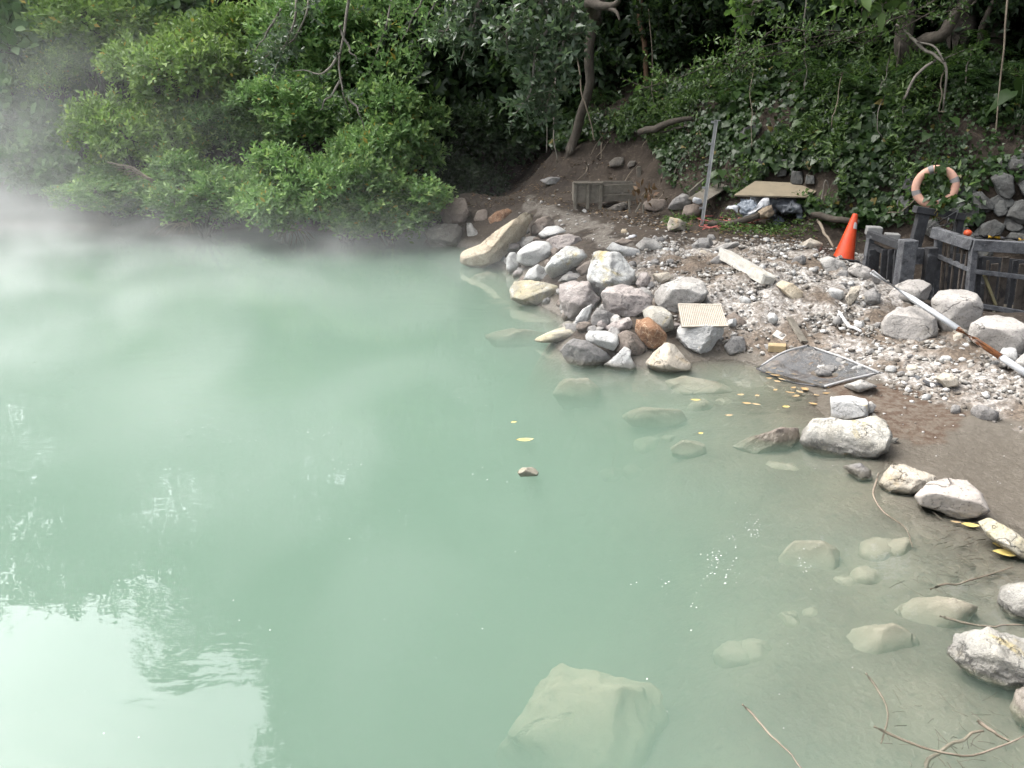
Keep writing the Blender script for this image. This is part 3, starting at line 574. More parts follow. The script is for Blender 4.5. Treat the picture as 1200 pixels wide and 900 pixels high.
# --- under the water
G3 = "silt covered rocks under the water"
rock("large sunken rock with a square pale top, near the bottom", "siltpale", tr(550, 720, 3.43, [(90, 560), (150, 480), (240, 390), (250, 260), (300, 180), (350, 130), (440, 165), (540, 185), (690, 190), (710, 212), (760, 300), (800, 400), (820, 560), (700, 760), (350, 800), (150, 740)]), [((0, .9, .45), .6), ((-.1, .4, .9), .75)], zc=-.50, name="boulder", rough=.06, square=.55, depth=.5)
for lab, z, pts in [
    ("sunken rock lying across below the pyramid shaped rock", -.13, [(724, 486), (750, 477), (800, 479), (808, 492), (790, 502), (740, 500)]),
    ("pale sunken rock in front of the white peaked rock", -.10, [(706, 440), (735, 432), (760, 436), (768, 452), (740, 462), (710, 456)]),
    ("sunken slab in front of the white pyramid shaped rock", -.08, [(755, 452), (800, 440), (838, 446), (872, 462), (850, 474), (790, 472)]),
    ("sunken rock in front of the dark mottled boulder", -.14, [(640, 455), (655, 444), (690, 442), (705, 456), (700, 478), (660, 480)]),
    ("sunken flat rock left of the yellow crusted rock", -.12, [(566, 392), (600, 384), (648, 390), (640, 406), (580, 408)]),
    ("sunken stone below the yellow stained boulder", -.10, [(600, 360), (630, 357), (655, 362), (650, 378), (610, 378)]),
    ("sunken pale rock left of the brown breaking rock", -.10, [(785, 524), (800, 515), (826, 518), (828, 532), (805, 540), (788, 536)]),
    ("rounded sunken rock below the brown breaking rock", -.12, [(880, 556), (900, 540), (930, 543), (950, 560), (930, 574), (890, 572)]),
    ("broad sunken rock in the middle of the shallows", -.13, [(912, 655), (930, 633), (965, 632), (990, 650), (985, 680), (940, 692), (916, 678)]),
    ("pale sunken slab left of the long boulder", -.07, [(1040, 716), (1070, 700), (1120, 697), (1150, 710), (1130, 735), (1090, 758), (1055, 745)]),
    ("wide sunken rock at the bottom of the shallows", -.12, [(965, 765), (1000, 735), (1050, 730), (1080, 750), (1075, 785), (1010, 795)]),
    ("sunken stone between the dark rock and the yellow leaf", -.07, [(980, 575), (1010, 568), (1045, 590), (1040, 605), (1000, 600)]),
    ("sunken skirt of rock below the cracked boulder", -.05, [(1068, 600), (1100, 612), (1125, 618), (1118, 628), (1085, 622), (1065, 612)]),
    ("sunken reach of rock left of the far heap", -.15, [(545, 325), (570, 318), (600, 326), (596, 342), (560, 344)]),
]: rock(lab, "silt", pts, zc=z - .09, depth=.62, rough=.05, group=G3)
for k in range(16):
    px, py = 700 + 440 * ((k * .618 + .1) % 1), 455 + 330 * ((k * .377 + .3) % 1)
    if px < 640 + (py - 440) * .55: px += 160
    h = hit(px, py); s = rng.uniform(.07, .17); q = np.linspace(0, 2 * math.pi, 11, endpoint=False); rr = rng.uniform(.75, 1.15, 11)
    Q, Fc = shape_rock(np.stack([np.cos(q) * rr, np.sin(q) * rr * .7], -1) * s, s * .8, 1500 + k, (), 8, .06, 3, .65); o = mesh_obj("sunken_stone", Q[:, [0, 2, 1]] * np.array([1, -1, 1]), Fc, RM["silt"], smooth=True, loc=(h[0], h[1], min(h[2] - s * .12, -s * .95))); o.rotation_euler = (0, 0, rng.uniform(0, 6.28)); tag(o, "small silt covered stone on the bed of the shallows", "stone", "silt covered stones in the shallows")
# --- loose stones and rubble
HEAP = [(552, 300), (600, 268), (690, 300), (735, 340), (790, 352), (850, 395), (855, 405), (800, 405), (740, 405), (690, 405), (655, 395), (650, 372), (615, 340), (580, 300)]
sh = []
for k in range(7):
    q = np.linspace(0, 2 * math.pi, 12, endpoint=False); rr = rng.uniform(.75, 1.15, 12)
    Q, Fc = shape_rock(np.stack([np.cos(q) * rr, np.sin(q) * rr * rng.uniform(.6, .85)], -1), rng.uniform(.6, .9), 900 + k, (), 10, .06, 3, .65); sh.append((Q, Fc))
def normals_at(x, y, e=.05):
    gx_ = (ground(x + e, y) - ground(x - e, y)) / (2 * e); gy_ = (ground(x, y + e) - ground(x, y - e)) / (2 * e)
    nn = np.stack([-gx_, -gy_, np.ones_like(gx_)], -1); return nn / np.linalg.norm(nn, axis=-1, keepdims=True)
GRAV2 = [(690, 300), (775, 278), (930, 282), (1015, 296), (1060, 345), (1130, 395), (1215, 405), (1215, 505), (1110, 484), (1010, 440), (900, 424), (845, 405), (780, 380), (700, 340)]
def scatter_xy(poly, n, x0=-1, x1=8, y0=4, y1=16, zmin=.015):
    X = rng.uniform(x0, x1, n * 12); Y = rng.uniform(y0, y1, n * 12); Z = ground(X, Y); Pp, dd = proj(np.stack([X, Y, Z], -1))
    ok = in_poly(Pp, poly) & (dd > 0) & (Z > zmin); X, Y, Z = X[ok][:n], Y[ok][:n], Z[ok][:n]; return X, Y, Z
stone_lab = {"white": "small whitish stone lying loose in the grey rubble", "grey": "small mid grey stone lying loose in the grey rubble", "paletan": "small tan stone lying loose in the grey rubble"}
protos = {}
fl = {"grey": "grey filler stone wedged between the big rocks of the heap", "pale": "pale filler stone wedged between the big rocks of the heap", "brown": "brown filler stone wedged between the big rocks of the heap", "pink": "dull pinkish filler stone wedged between the big rocks of the heap"}
X, Y, Z = scatter_xy(HEAP, 120, y1=18, zmin=-.1)
for k in range(len(X)):
    mt = ("grey", "pale", "brown", "pink")[int(rng.choice(4, p=[.3, .3, .25, .15]))]; v = int(rng.integers(7)); s = rng.uniform(.07, .15); key = (mt, v, 1)
    if key not in protos: o = mesh_obj("filler_rock", sh[v][0], sh[v][1], RM[mt], smooth=True); tag(o, fl[mt], "rock", mt + " filler stones of the heap"); protos[key] = o
    else: o = copy_thing(protos[key])
    o.location = (X[k], Y[k], Z[k] + s * .1); o.scale = (s, s * rng.uniform(.8, 1.2), s * .8); o.rotation_euler = tuple(rng.uniform(-.7, .7, 2)) + (rng.uniform(0, 6.28),)
X, Y, Z = scatter_xy(GRAV2, 85)
for k in range(len(X)):
    mt = ("white", "grey", "paletan")[int(rng.choice(3, p=[.45, .33, .22]))]; v = int(rng.integers(7)); s = float(rng.choice([.05, .065, .085, .12], p=[.4, .33, .2, .07]))
    key = (mt, v)
    if key not in protos:
        o = mesh_obj("stone", sh[v][0] * 1.0, sh[v][1], RM[mt], smooth=True); tag(o, stone_lab[mt], "stone", {"white": "loose whitish stones", "grey": "loose grey stones", "paletan": "loose tan stones"}[mt]); protos[key] = o
    else: o = copy_thing(protos[key])
    o.location = (X[k], Y[k], Z[k] + s * .25); o.scale = (s, s, s); o.rotation_euler = tuple(rng.uniform(-.5, .5, 2)) + (rng.uniform(0, 6.28),)
m, n, l, p = new_mat("rubble_stone"); geo = N(n, "NewGeometry")
rp = ramp(n, [(0, (.07, .058, .046)), (.28, (.135, .122, .106)), (.55, (.205, .196, .18)), (.8, (.30, .292, .275)), (1, (.43, .425, .41))]); l.new(geo.outputs["Random Per Island"], rp.inputs[0])
nt = N(n, "TexNoise", i_Scale=40.0, i_Detail=4.0); l.new(geo.outputs["Position"], nt.inputs[0])
l.new(mixc(n, l, maprange(n, l, nt.outputs[0], .5, .7), rp.outputs[0], (.11, .095, .075)), p.inputs["Base Color"]); p.inputs["Roughness"].default_value = .9
def stones(poly, n, smin, smax, **kw):
    X, Y, Z = scatter_xy(poly, n, **kw); n = len(X)
    U, Fc = ico(1); s = smin * (smax / smin) ** (rng.random(n) ** 2.2)
    clump = fbm(np.stack([X * 2.2, Y * 2.2, Z], -1), 2, 31); keep = rng.random(n) < np.clip(.62 + clump * .9, .12, 1); X, Y, Z, s = X[keep], Y[keep], Z[keep], s[keep]; n = len(X)
    V = U[None] * rng.uniform(.62, 1.25, (n, len(U), 1)) * np.stack([rng.uniform(.7, 1.3, n), rng.uniform(.7, 1.2, n), rng.uniform(.4, .8, n)], -1)[:, None]
    a = rng.uniform(0, 6.28, n); t = rng.uniform(-.6, .6, n)
    x_, y_, z_ = V[..., 0], V[..., 1], V[..., 2]
    y2, z2 = y_ * np.cos(t)[:, None] - z_ * np.sin(t)[:, None], y_ * np.sin(t)[:, None] + z_ * np.cos(t)[:, None]
    x3, y3 = x_ * np.cos(a)[:, None] - y2 * np.sin(a)[:, None], x_ * np.sin(a)[:, None] + y2 * np.cos(a)[:, None]
    V = np.stack([x3, y3, z2], -1) * s[:, None, None] + np.stack([X, Y, Z + s * .12], -1)[:, None]
    F_ = (Fc[None] + (np.arange(n) * len(U))[:, None, None]).reshape(-1, 3); return V.reshape(-1, 3), F_
parts = [stones(GRAV2, 13000, .008, .05), stones([(600, 228), (650, 236), (725, 275), (770, 292), (720, 302), (655, 265)], 450, .012, .05),
         stones([(700, 250), (960, 262), (1000, 300), (720, 290)], 500, .012, .05), stones(LITTER + [], 260, .008, .025),
         stones([(1040, 480), (1215, 480), (1215, 600), (1100, 560)], 120, .006, .018), stones([(500, 190), (700, 190), (700, 260), (520, 250)], 200, .015, .06, y1=24)]
off = 0; VV = []; FF = []
for v, f in parts: VV.append(v); FF.append(f + off); off += len(v)
o = mesh_obj("rubble", np.concatenate(VV), np.concatenate(FF), m); tag(o, "broken grey and white rubble strewn over the mound and shore", kind="stuff")
# ================================================================== leaves, shrubs, trees
def leaf_mat(name, c1, c2, tip, trans=.38, rough=.5, spec=.35, old=None):
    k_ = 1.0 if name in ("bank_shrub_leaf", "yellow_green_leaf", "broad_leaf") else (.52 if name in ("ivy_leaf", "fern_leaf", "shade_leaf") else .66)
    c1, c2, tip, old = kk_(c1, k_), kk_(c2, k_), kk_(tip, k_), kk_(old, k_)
    m, n, l, p = new_mat(name); geo = N(n, "NewGeometry")
    col = mixc(n, l, geo.outputs["Random Per Island"], c1, c2)
    nz = N(n, "TexNoise", i_Scale=.9, i_Detail=3.0); l.new(geo.outputs["Position"], nz.inputs[0])
    col = mixc(n, l, maprange(n, l, nz.outputs[0], .4, .65, 0, .6), col, tuple(v * .62 for v in c1))
    a = N(n, "Attribute"); a.attribute_name = "tip"; col = mixc(n, l, a.outputs["Fac"], col, tip)
    if old:
        r2 = math_(n, l, 'FRACT', math_(n, l, 'MULTIPLY', geo.outputs["Random Per Island"], 37.7)); col = mixc(n, l, math_(n, l, 'GREATER_THAN', r2, .985), col, old)
    l.new(col, p.inputs["Base Color"]); p.inputs["Roughness"].default_value = rough; p.inputs["Specular IOR Level"].default_value = spec
    t = N(n, "BsdfTranslucent"); l.new(mixc(n, l, .5, col, (.05, .09, .01), 'ADD'), t.inputs[0])
    mx = N(n, "MixShader", i_0=trans); l.new(p.outputs[0], mx.inputs[1]); l.new(t.outputs[0], mx.inputs[2]); l.new(mx.outputs[0], n["Material Output"].inputs["Surface"]); return m
LM = dict(
    bank=leaf_mat("bank_shrub_leaf", (.105, .205, .064), (.165, .285, .088), (.34, .46, .15), old=(.3, .24, .05)),
    yellow=leaf_mat("yellow_green_leaf", (.12, .215, .05), (.20, .31, .075), (.34, .46, .12), old=(.35, .27, .05)),
    big=leaf_mat("broad_leaf", (.09, .17, .065), (.14, .24, .09), (.2, .3, .12)),
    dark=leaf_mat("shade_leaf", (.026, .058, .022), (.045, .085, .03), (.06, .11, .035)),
    grey=leaf_mat("grey_green_leaf", (.075, .125, .07), (.125, .185, .105), (.17, .24, .12), spec=.5, rough=.4),
    ivy=leaf_mat("ivy_leaf", (.034, .078, .022), (.062, .125, .034), (.085, .16, .04), spec=.45, rough=.42, old=(.25, .2, .05)),
    canopy=leaf_mat("canopy_leaf", (.035, .075, .022), (.06, .115, .032), (.08, .14, .04)),
    fern=leaf_mat("fern_leaf", (.035, .085, .024), (.055, .12, .03), (.09, .16, .04)),
    fine=leaf_mat("fine_light_leaf", (.06, .12, .03), (.10, .18, .045), (.15, .24, .06)),
)
BARK = worn_mat("bark", (.06, .05, .038), (.10, .085, .067), (.04, .032, .025), 4, .92, .8)
BARKG = worn_mat("grey_bark", (.20, .18, .15), (.30, .27, .235), (.12, .10, .085), 6, .9, .6)
TWIG = worn_mat("dry_twig", (.30, .25, .19), (.22, .18, .135), (.15, .12, .09), 10, .9, .3)
def unit(v): return v / (np.linalg.norm(v, axis=-1, keepdims=True) + 1e-9)
def leaf_mesh(name, P, D, Nn, L, W, mat, parent=None, tip=None, kind='kite'):
    """P base points, D leaf axes, Nn rough normals; each leaf a folded blade"""
    n = len(P); D = unit(D); S = unit(np.cross(D, Nn)); U = np.cross(S, D); L = np.broadcast_to(L, n)[:, None]; W = np.broadcast_to(W, n)[:, None]
    if kind == 'kite':
        V = np.stack([P, P + D * L * .45 - S * W * .5 + U * W * .14, P + D * L - U * L * .10, P + D * L * .45 + S * W * .5 + U * W * .14], 1)
        T = np.array([[0, 1, 2], [0, 2, 3]]); k = 4
    elif kind == 'oval':
        V = np.stack([P, P + D * L * .22 - S * W * .40, P + D * L * .62 - S * W * .46 + U * W * .10, P + D * L - U * L * .13, P + D * L * .62 + S * W * .46 + U * W * .10, P + D * L * .22 + S * W * .40, P + D * L * .5 - U * W * .10], 1)
        T = np.array([[0, 1, 6], [1, 2, 6], [2, 3, 6], [3, 4, 6], [4, 5, 6], [5, 0, 6]]); k = 7
    else:                                              # heart
        V = np.stack([P, P - D * L * .16 - S * W * .34, P + D * L * .22 - S * W * .55 + U * W * .06, P + D * L - U * L * .18, P + D * L * .22 + S * W * .55 + U * W * .06, P - D * L * .16 + S * W * .34, P + D * L * .4 - U * W * .08], 1)
        T = np.array([[0, 1, 2], [0, 2, 6], [2, 3, 6], [3, 4, 6], [4, 0, 6], [0, 4, 5]]); k = 7
    F_ = (T[None] + (np.arange(n) * k)[:, None, None]).reshape(-1, 3)
    o = mesh_obj(name, V.reshape(-1, 3), F_, mat, parent)
    attr(o, "tip", np.repeat(np.zeros(n) if tip is None else tip, k)); return o
def twig_leaves(S, E, m, r_, spread=.9, up=.25):
    """leaves along twigs S->E, m on each: base points, axes, normals and how near the tip each is"""
    n = len(S); k = (np.arange(m) + .5) / m; ax = unit(E - S)
    P = (S[:, None] + (E - S)[:, None] * k[None, :, None]); a = np.arange(m)[None] * 2.4 + r_.uniform(0, 6.28, (n, 1))
    ref = unit(np.cross(ax, r_.normal(size=(n, 3)))); bn = np.cross(ax, ref)
    sd = ref[:, None] * np.cos(a)[..., None] + bn[:, None] * np.sin(a)[..., None]
    D = ax[:, None] * (.45 + .5 * k[None, :, None] ** 2) + sd * spread + np.array([0, 0, up]) + r_.normal(size=(n, m, 3)) * .15
    Nn = np.array([0, 0, 1.0]) * .5 + ax[:, None] * .85 + r_.normal(size=(n, m, 3)) * .5
    return P.reshape(-1, 3), D.reshape(-1, 3), Nn.reshape(-1, 3), np.broadcast_to(k[None], (n, m)).ravel()
def blob_twigs(C, Rad, nt, r_, tl=.45, flat=.8, updir=.35, inner=.25):
    """twigs bursting outwards from lumpy blobs"""
    C = np.array(C, float); Rad = np.array(Rad, float); w = Rad ** 2; i = r_.choice(len(C), nt, p=w / w.sum())
    d = r_.normal(size=(nt, 3)); d[:, 2] = d[:, 2] * flat + .22; d = unit(d)
    rr = Rad[i] * (1 - inner * r_.random(nt) ** 1.6) * (1 + .16 * vnoise(C[i] + d * 2.2, 3)); q = C[i] + d * rr[:, None] * np.array([1, 1, flat])
    t = unit(d + np.array([0, 0, updir]) + r_.normal(size=(nt, 3)) * .35); ln = tl * r_.uniform(.6, 1.3, nt)
    return q - t * ln[:, None] * .45, q + t * ln[:, None] * .55
def make_shrub(seed, mat, nt=1500, m=12, L=.10, W=.048, size=1.5, label="", cat="shrub", group=None, kind='kite', tl=.45, wide=1.0, trunk=True, name="shrub"):
    r_ = np.random.default_rng(seed); nb = 17; th = r_.uniform(0, 6.28, nb); ra = size * .72 * np.sqrt(r_.random(nb))
    C = np.stack([np.cos(th) * ra * wide, np.sin(th) * ra, size * (.40 + .95 * r_.random(nb) * (1 - (ra / size) ** 2))], -1); Rad = size * r_.uniform(.22, .42, nb)
    S, E = blob_twigs(C, Rad, nt, r_, tl); P, D, Nn, k = twig_leaves(S, E, m, r_)
    root = empty(name, (0, 0, 0), label, cat, group)
    n = len(P); sc_ = r_.uniform(.75, 1.25, n); fresh = np.repeat(r_.random(nt) ** 3, m)
    leaf_mesh("foliage", P, D, Nn, L * sc_, W * sc_, LM[mat], root, np.clip((k - .55) * 2.0, 0, 1) * fresh, kind)
    b = MB()
    for i in range(nb): b.tube(curve_pts([(r_.uniform(-.1, .1), r_.uniform(-.1, .1), -.4), C[i] * np.array([.4, .4, .45]), C[i] + np.array([0, 0, Rad[i] * .3])], 7, .06, seed + i), np.linspace(.035, .012, 7), 5)
    for i in range(0, min(nt, 220)): b.tube([C[i % nb], S[i], E[i]], [.012, .008, .003], 4, False)
    b.build("stems", BARK, root, True); return root
def put(o, x, y, z=None, s=1.0, rz=None, label=None, group=None, first=False, dz=0.0, tilt=(0, 0)):
    if z is None: z = g1(x, y)
    c = o if first else copy_thing(o)
    c.location = (x, y, z + dz); c.rotation_euler = (tilt[0], tilt[1], rng.uniform(0, 6.28) if rz is None else rz); c.scale = (s, s, s) if not hasattr(s, '__len__') else s
    if label: c["label"] = label
    if group: c["group"] = group
    return c
# --- shrubs of the left bank
sa = make_shrub(11, "bank", 1500, 10, .145, .068, 1.45, "x"); sb = make_shrub(12, "bank", 1500, 10, .14, .062, 1.45, "x"); sy = make_shrub(13, "yellow", 1700, 10, .12, .055, 1.5, "x")
sy2 = make_shrub(14, "yellow", 1700, 10, .135, .065, 1.6, "x"); sg = make_shrub(15, "big", 420, 7, .30, .19, 1.5, "x", kind='oval', tl=.7)
sd1 = make_shrub(16, "dark", 1500, 11, .14, .07, 1.6, "x"); sd2 = make_shrub(17, "dark", 700, 9, .24, .11, 1.7, "x", kind='oval', tl=.6)
used = set()
def bankshrub(o, px, py, Y, s, label, group=None):      # its middle shows at picture point (px,py), at ground distance Y
    c = at_Y(px, py, Y); first = o.name not in used; used.add(o.name)
    sc_ = s if hasattr(s, '__len__') else (s, s, s); q = put(o, c[0], c[1], c[2] - 1.25 * sc_[2], sc_, label=label, group=group, first=first); return q
bankshrub(sa, 455, 232, 16.2, (.85, .8, .62), "lowest bright shrub hanging over the water beside the rock heap")
bankshrub(sb, 400, 215, 16.3, (1.0, .8, .85), "dense green shrub left of the lowest bright shrub")
bankshrub(sa, 325, 215, 16.5, (.95, .8, .75), "leafy shrub with pale upright tips in the middle of the water's edge")
bankshrub(sb, 235, 222, 16.9, (.9, .75, .70), "steam veiled shrub with dry twigs below it at the water's edge")
bankshrub(sb, 130, 222, 17.4, (.95, .75, .48), "outermost low shrub fading into the steam over the water")
bankshrub(sa, 450, 150, 17.6, (.95, .95, .95), "tall dark green shrub beside the black hollow")
bankshrub(sb, 350, 120, 18.3, (1.0, 1, .8), "shaded shrub under the pale hanging branches")
bankshrub(sb, 262, 140, 18.6, (.7, .7, .6), "small shaded shrub filling the hollow between the left thickets")
bankshrub(sy, 160, 160, 18.0, (1.0, .9, 1.0), "tall yellow green shrub curtained with creepers in the steam")
bankshrub(sy2, 215, 90, 19.2, (1.2, 1, 1.05), "yellow green thicket above the steam veiled shrub")
bankshrub(sy, 290, 50, 19.6, (1.2, 1, 1.1), "bright yellow green thicket at the top edge of the bank")
bankshrub(sy2, 110, 40, 20.5, (1.3, 1, 1.1), "hazy yellow green thicket high on the left bank")
bankshrub(sb, 385, 40, 19.3, (1.3, 1, 1.1), "grey green thicket above the dense green shrub")
bankshrub(sa, 470, 60, 20.0, (1.3, 1, 1.2), "dark thicket leaning over the black hollow")
bankshrub(sy, 60, 80, 19.8, (.7, .7, .65), "round topped creeper mound in the upper left haze")
bankshrub(sg, 30, 40, 20.5, 1.1, "broad leaved plant high in the haze at the left edge")
bankshrub(sg, 20, 130, 19.6, .85, "broad leaved plant halfway up the hazy left bank")
bankshrub(sg, 50, 190, 18.6, .6, "broad leaved plant just above the steam at the left edge")
bankshrub(sg, 190, 8, 22.0, 1.0, "broad leaved plant behind the yellow green thickets")
for px, py, Y in [(-60, 60, 21), (-80, 170, 19.8), (-170, 100, 21), (-250, 60, 22), (-220, 190, 20), (-330, 120, 21)]: bankshrub(sy2, px, py, Y, 1.2, "yellow green shrub further along the bank beyond the left edge", "shrubs along the far left bank")
# --- understory in the shade of the trees
G = "dark shrubs in the shade behind the path"
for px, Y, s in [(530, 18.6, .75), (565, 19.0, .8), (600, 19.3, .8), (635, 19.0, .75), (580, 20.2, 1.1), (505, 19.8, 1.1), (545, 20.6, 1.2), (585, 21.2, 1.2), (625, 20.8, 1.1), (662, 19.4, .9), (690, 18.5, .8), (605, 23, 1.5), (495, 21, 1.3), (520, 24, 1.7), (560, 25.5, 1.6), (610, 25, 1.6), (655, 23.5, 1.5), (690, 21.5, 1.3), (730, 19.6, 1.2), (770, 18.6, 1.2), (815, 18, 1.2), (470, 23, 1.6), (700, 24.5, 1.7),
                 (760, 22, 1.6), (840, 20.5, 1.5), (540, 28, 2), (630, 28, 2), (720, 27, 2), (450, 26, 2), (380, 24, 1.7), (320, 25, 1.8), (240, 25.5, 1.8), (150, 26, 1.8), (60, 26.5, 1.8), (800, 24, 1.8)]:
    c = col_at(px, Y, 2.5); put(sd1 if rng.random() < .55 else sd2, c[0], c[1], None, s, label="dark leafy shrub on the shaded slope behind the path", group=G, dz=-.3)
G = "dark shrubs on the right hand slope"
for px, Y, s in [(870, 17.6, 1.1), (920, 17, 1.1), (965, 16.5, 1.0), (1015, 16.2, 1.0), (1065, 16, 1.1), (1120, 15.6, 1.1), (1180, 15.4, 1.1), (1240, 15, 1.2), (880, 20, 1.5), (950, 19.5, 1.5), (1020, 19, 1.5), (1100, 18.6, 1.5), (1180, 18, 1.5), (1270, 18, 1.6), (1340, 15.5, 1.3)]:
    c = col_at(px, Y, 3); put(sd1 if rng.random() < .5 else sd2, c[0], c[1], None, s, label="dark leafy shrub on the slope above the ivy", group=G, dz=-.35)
used |= {sd1.name, sd2.name}
for o in (sd1, sd2): bpy.data.objects.remove(o) if False else None
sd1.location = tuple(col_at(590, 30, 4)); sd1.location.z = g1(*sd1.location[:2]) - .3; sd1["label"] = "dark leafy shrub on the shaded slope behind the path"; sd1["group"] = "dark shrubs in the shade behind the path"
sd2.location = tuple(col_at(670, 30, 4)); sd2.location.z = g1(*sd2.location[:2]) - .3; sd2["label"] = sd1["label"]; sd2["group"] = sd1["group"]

# --- tall trees whose crowns close over the slope
def make_tree(seed, H, spread, mat, nt, label, group, lo=.30, L=.26, W=.15):
    r_ = np.random.default_rng(seed); root = empty("tree", (0, 0, 0), label, "tree", group)
    lean = r_.uniform(-.6, .6, 2); T = curve_pts([(0, 0, -.6), (lean[0] * .3, lean[1] * .3, H * .3), (lean[0], lean[1], H * .6), (lean[0] * 1.4, lean[1] * 1.2, H * .9)], 14, .12, seed)
    b = MB(); b.tube(T, np.linspace(.26, .06, 14) * H / 15, 9); C = []; Rad = []
    for k in range(12):
        h = lo + (.92 - lo) * (k + r_.random()) / 12; i = int(h / .9 * 13); i = min(i, 13); p0 = T[i]; a = k * 2.4 + r_.uniform(-.5, .5); ln = spread * (1.0 - .55 * abs(h - .5) * 1.3) * r_.uniform(.65, 1.1)
        e = p0 + np.array([math.cos(a) * ln, math.sin(a) * ln, ln * r_.uniform(.05, .55)]); q = curve_pts([p0, (p0 + e) / 2 + np.array([0, 0, .25]), e], 7, .15, seed + k)
        b.tube(q, np.linspace(.10, .025, 7) * H / 15, 6)
        for f in (.6, 1.0): C.append(p0 + (e - p0) * f + r_.normal(size=3) * .4); Rad.append(r_.uniform(.55, 1.15) * spread * .36)
    C.append(T[-1]); Rad.append(spread * .38)
    b.build("trunk", BARK, root, True); S, E = blob_twigs(C, Rad, nt, r_, .9, .8, .2, .5); P, D, Nn, kk = twig_leaves(S, E, 9, r_)
    n = len(P); s_ = r_.uniform(.7, 1.3, n); leaf_mesh("crown", P, D, Nn, L * s_, W * s_, LM[mat], root, np.clip((kk - .6) * 1.5, 0, 1) * .6); return root
GT = "tall trees closing over the slope"
LT = "tall broadleaved tree rising out of the wood behind the pool"
trees = [make_tree(31, 16, 4.2, "canopy", 1500, LT, GT), make_tree(32, 16, 3.6, "canopy", 1500, LT, GT), make_tree(33, 16, 4.8, "canopy", 1700, LT, GT)]
spots = [(-48, 28, 8.6), (-43, 28, 9.6), (-38.5, 27, 10.2), (-34.5, 26.5, 12.8), (-30.5, 27, 12.4), (-26, 26.5, 16.0), (-22, 26, 15.2), (-18, 26.5, 19.8), (-13, 26, 23.5), (-7, 25, 25), (-2, 21.5, 22), (3, 22, 22), (8, 19.5, 20), (13, 20, 20), (18, 17.5, 19), (23, 18, 19), (28, 16.5, 18), (33, 17, 18), (39, 16, 17), (46, 15, 16), (54, 14, 15),
         (-10, 31, 26), (0, 28, 24), (10, 27, 24), (20, 25, 22)]
for i, (az, r, top) in enumerate(spots):
    x, y = r * math.sin(R(az)), r * math.cos(R(az)); z = g1(x, y); put(trees[i % 3], x, y, z, (top - z) / 16.0, first=i < 3)
# --- limbs and foliage hanging into the picture from above
def spray(points, r_, nclump, tl, m, side=.35):
    """twigs along hanging branches: starts and ends"""
    S, E = [], []
    for pts in points:
        k = len(pts); ln = np.linalg.norm(np.diff(pts, axis=0), axis=1).sum()
        for _ in range(int(nclump * ln)):
            f = r_.uniform(.15, 1); i = min(int(f * (k - 1)), k - 2); p = pts[i] + (pts[i + 1] - pts[i]) * r_.random()
            t = unit(pts[i + 1] - pts[i]); d = unit(r_.normal(size=3) * np.array([1, 1, .7]) + t * .4 + np.array([0, 0, .1])); S.append(p + d * side * r_.random() * .6); E.append(p + d * (side * r_.uniform(.4, 1) + tl))
    return np.array(S), np.array(E)
def hanging(label, cat, lines, depth, seed, mat, name="hanging_branch", L=.11, W=.05, nclump=26, tl=.22, m=9, side=.35, r0=.03, bark=None, kind='kite', wob=.05, group=None):
    r_ = np.random.default_rng(seed); P3 = []
    for j, ln in enumerate(lines):
        q = [at_Y(px, py, depth + (ln[2] if len(ln) > 2 and False else 0) + r_.uniform(-.25, .25)) for px, py in ln]; P3.append(curve_pts(q, 14, wob, seed + j))
    o0 = P3[0][0].copy(); root = empty(name, o0, label, cat, group); b = MB()
    for q in P3: b.tube(q - o0, np.linspace(r0, r0 * .25, 14), 6)
    S, E = spray(P3, r_, nclump, tl, m, side)
    for i in range(0, len(S), 2): b.tube([S[i] - (E[i] - S[i]) * .5 - o0, S[i] - o0, E[i] - o0], [.006, .005, .002], 3, False)
    b.build("branches", bark or BARKG, root, True)
    P, D, Nn, k = twig_leaves(S - o0, E - o0, m, r_); n = len(P); s_ = r_.uniform(.7, 1.3, n)
    leaf_mesh("leaves", P, D, Nn, L * s_, W * s_, LM[mat], root, np.clip((k - .55) * 1.8, 0, 1) * np.repeat(r_.random(len(S)) ** 2, m), kind); return root
hanging("pale grey green branch hanging furthest down in the middle of the picture", "branch", [[(690, -60), (672, 10), (655, 60), (645, 110), (640, 128)], [(672, -30), (650, 20), (628, 60), (622, 105), (606, 128)], [(640, -50), (612, 0), (598, 28), (590, 60)], [(655, 10), (640, 50), (632, 95)], [(690, -20), (665, 30), (662, 62)], [(625, -30), (635, 10), (650, 45), (660, 80)]], 11.2, 41, "grey", L=.115, W=.055, nclump=30, tl=.16, side=.24)
hanging("smaller grey green branch hanging left of the longest one", "branch", [[(575, -60), (562, 0), (548, 40), (540, 72)], [(560, -50), (535, 0), (520, 35), (510, 42)], [(570, -20), (556, 20), (552, 45)]], 11.6, 42, "grey", L=.11, W=.05, nclump=26, tl=.15, side=.2)
hanging("branch with yellowing oval leaves at the top edge right of the middle", "branch", [[(905, -60), (892, -10), (878, 15)], [(900, -40), (880, -5), (868, 12)]], 10.0, 43, "fine", L=.13, W=.06, nclump=20, tl=.15, m=6, side=.15, kind='oval')
hanging("branch with large oval leaves hanging from the top edge", "branch", [[(1010, -60), (1004, -10), (1002, 8)], [(1020, -40), (1030, -5), (1045, 2)]], 9.6, 44, "fine", L=.17, W=.085, nclump=16, tl=.15, m=5, side=.15, kind='oval')
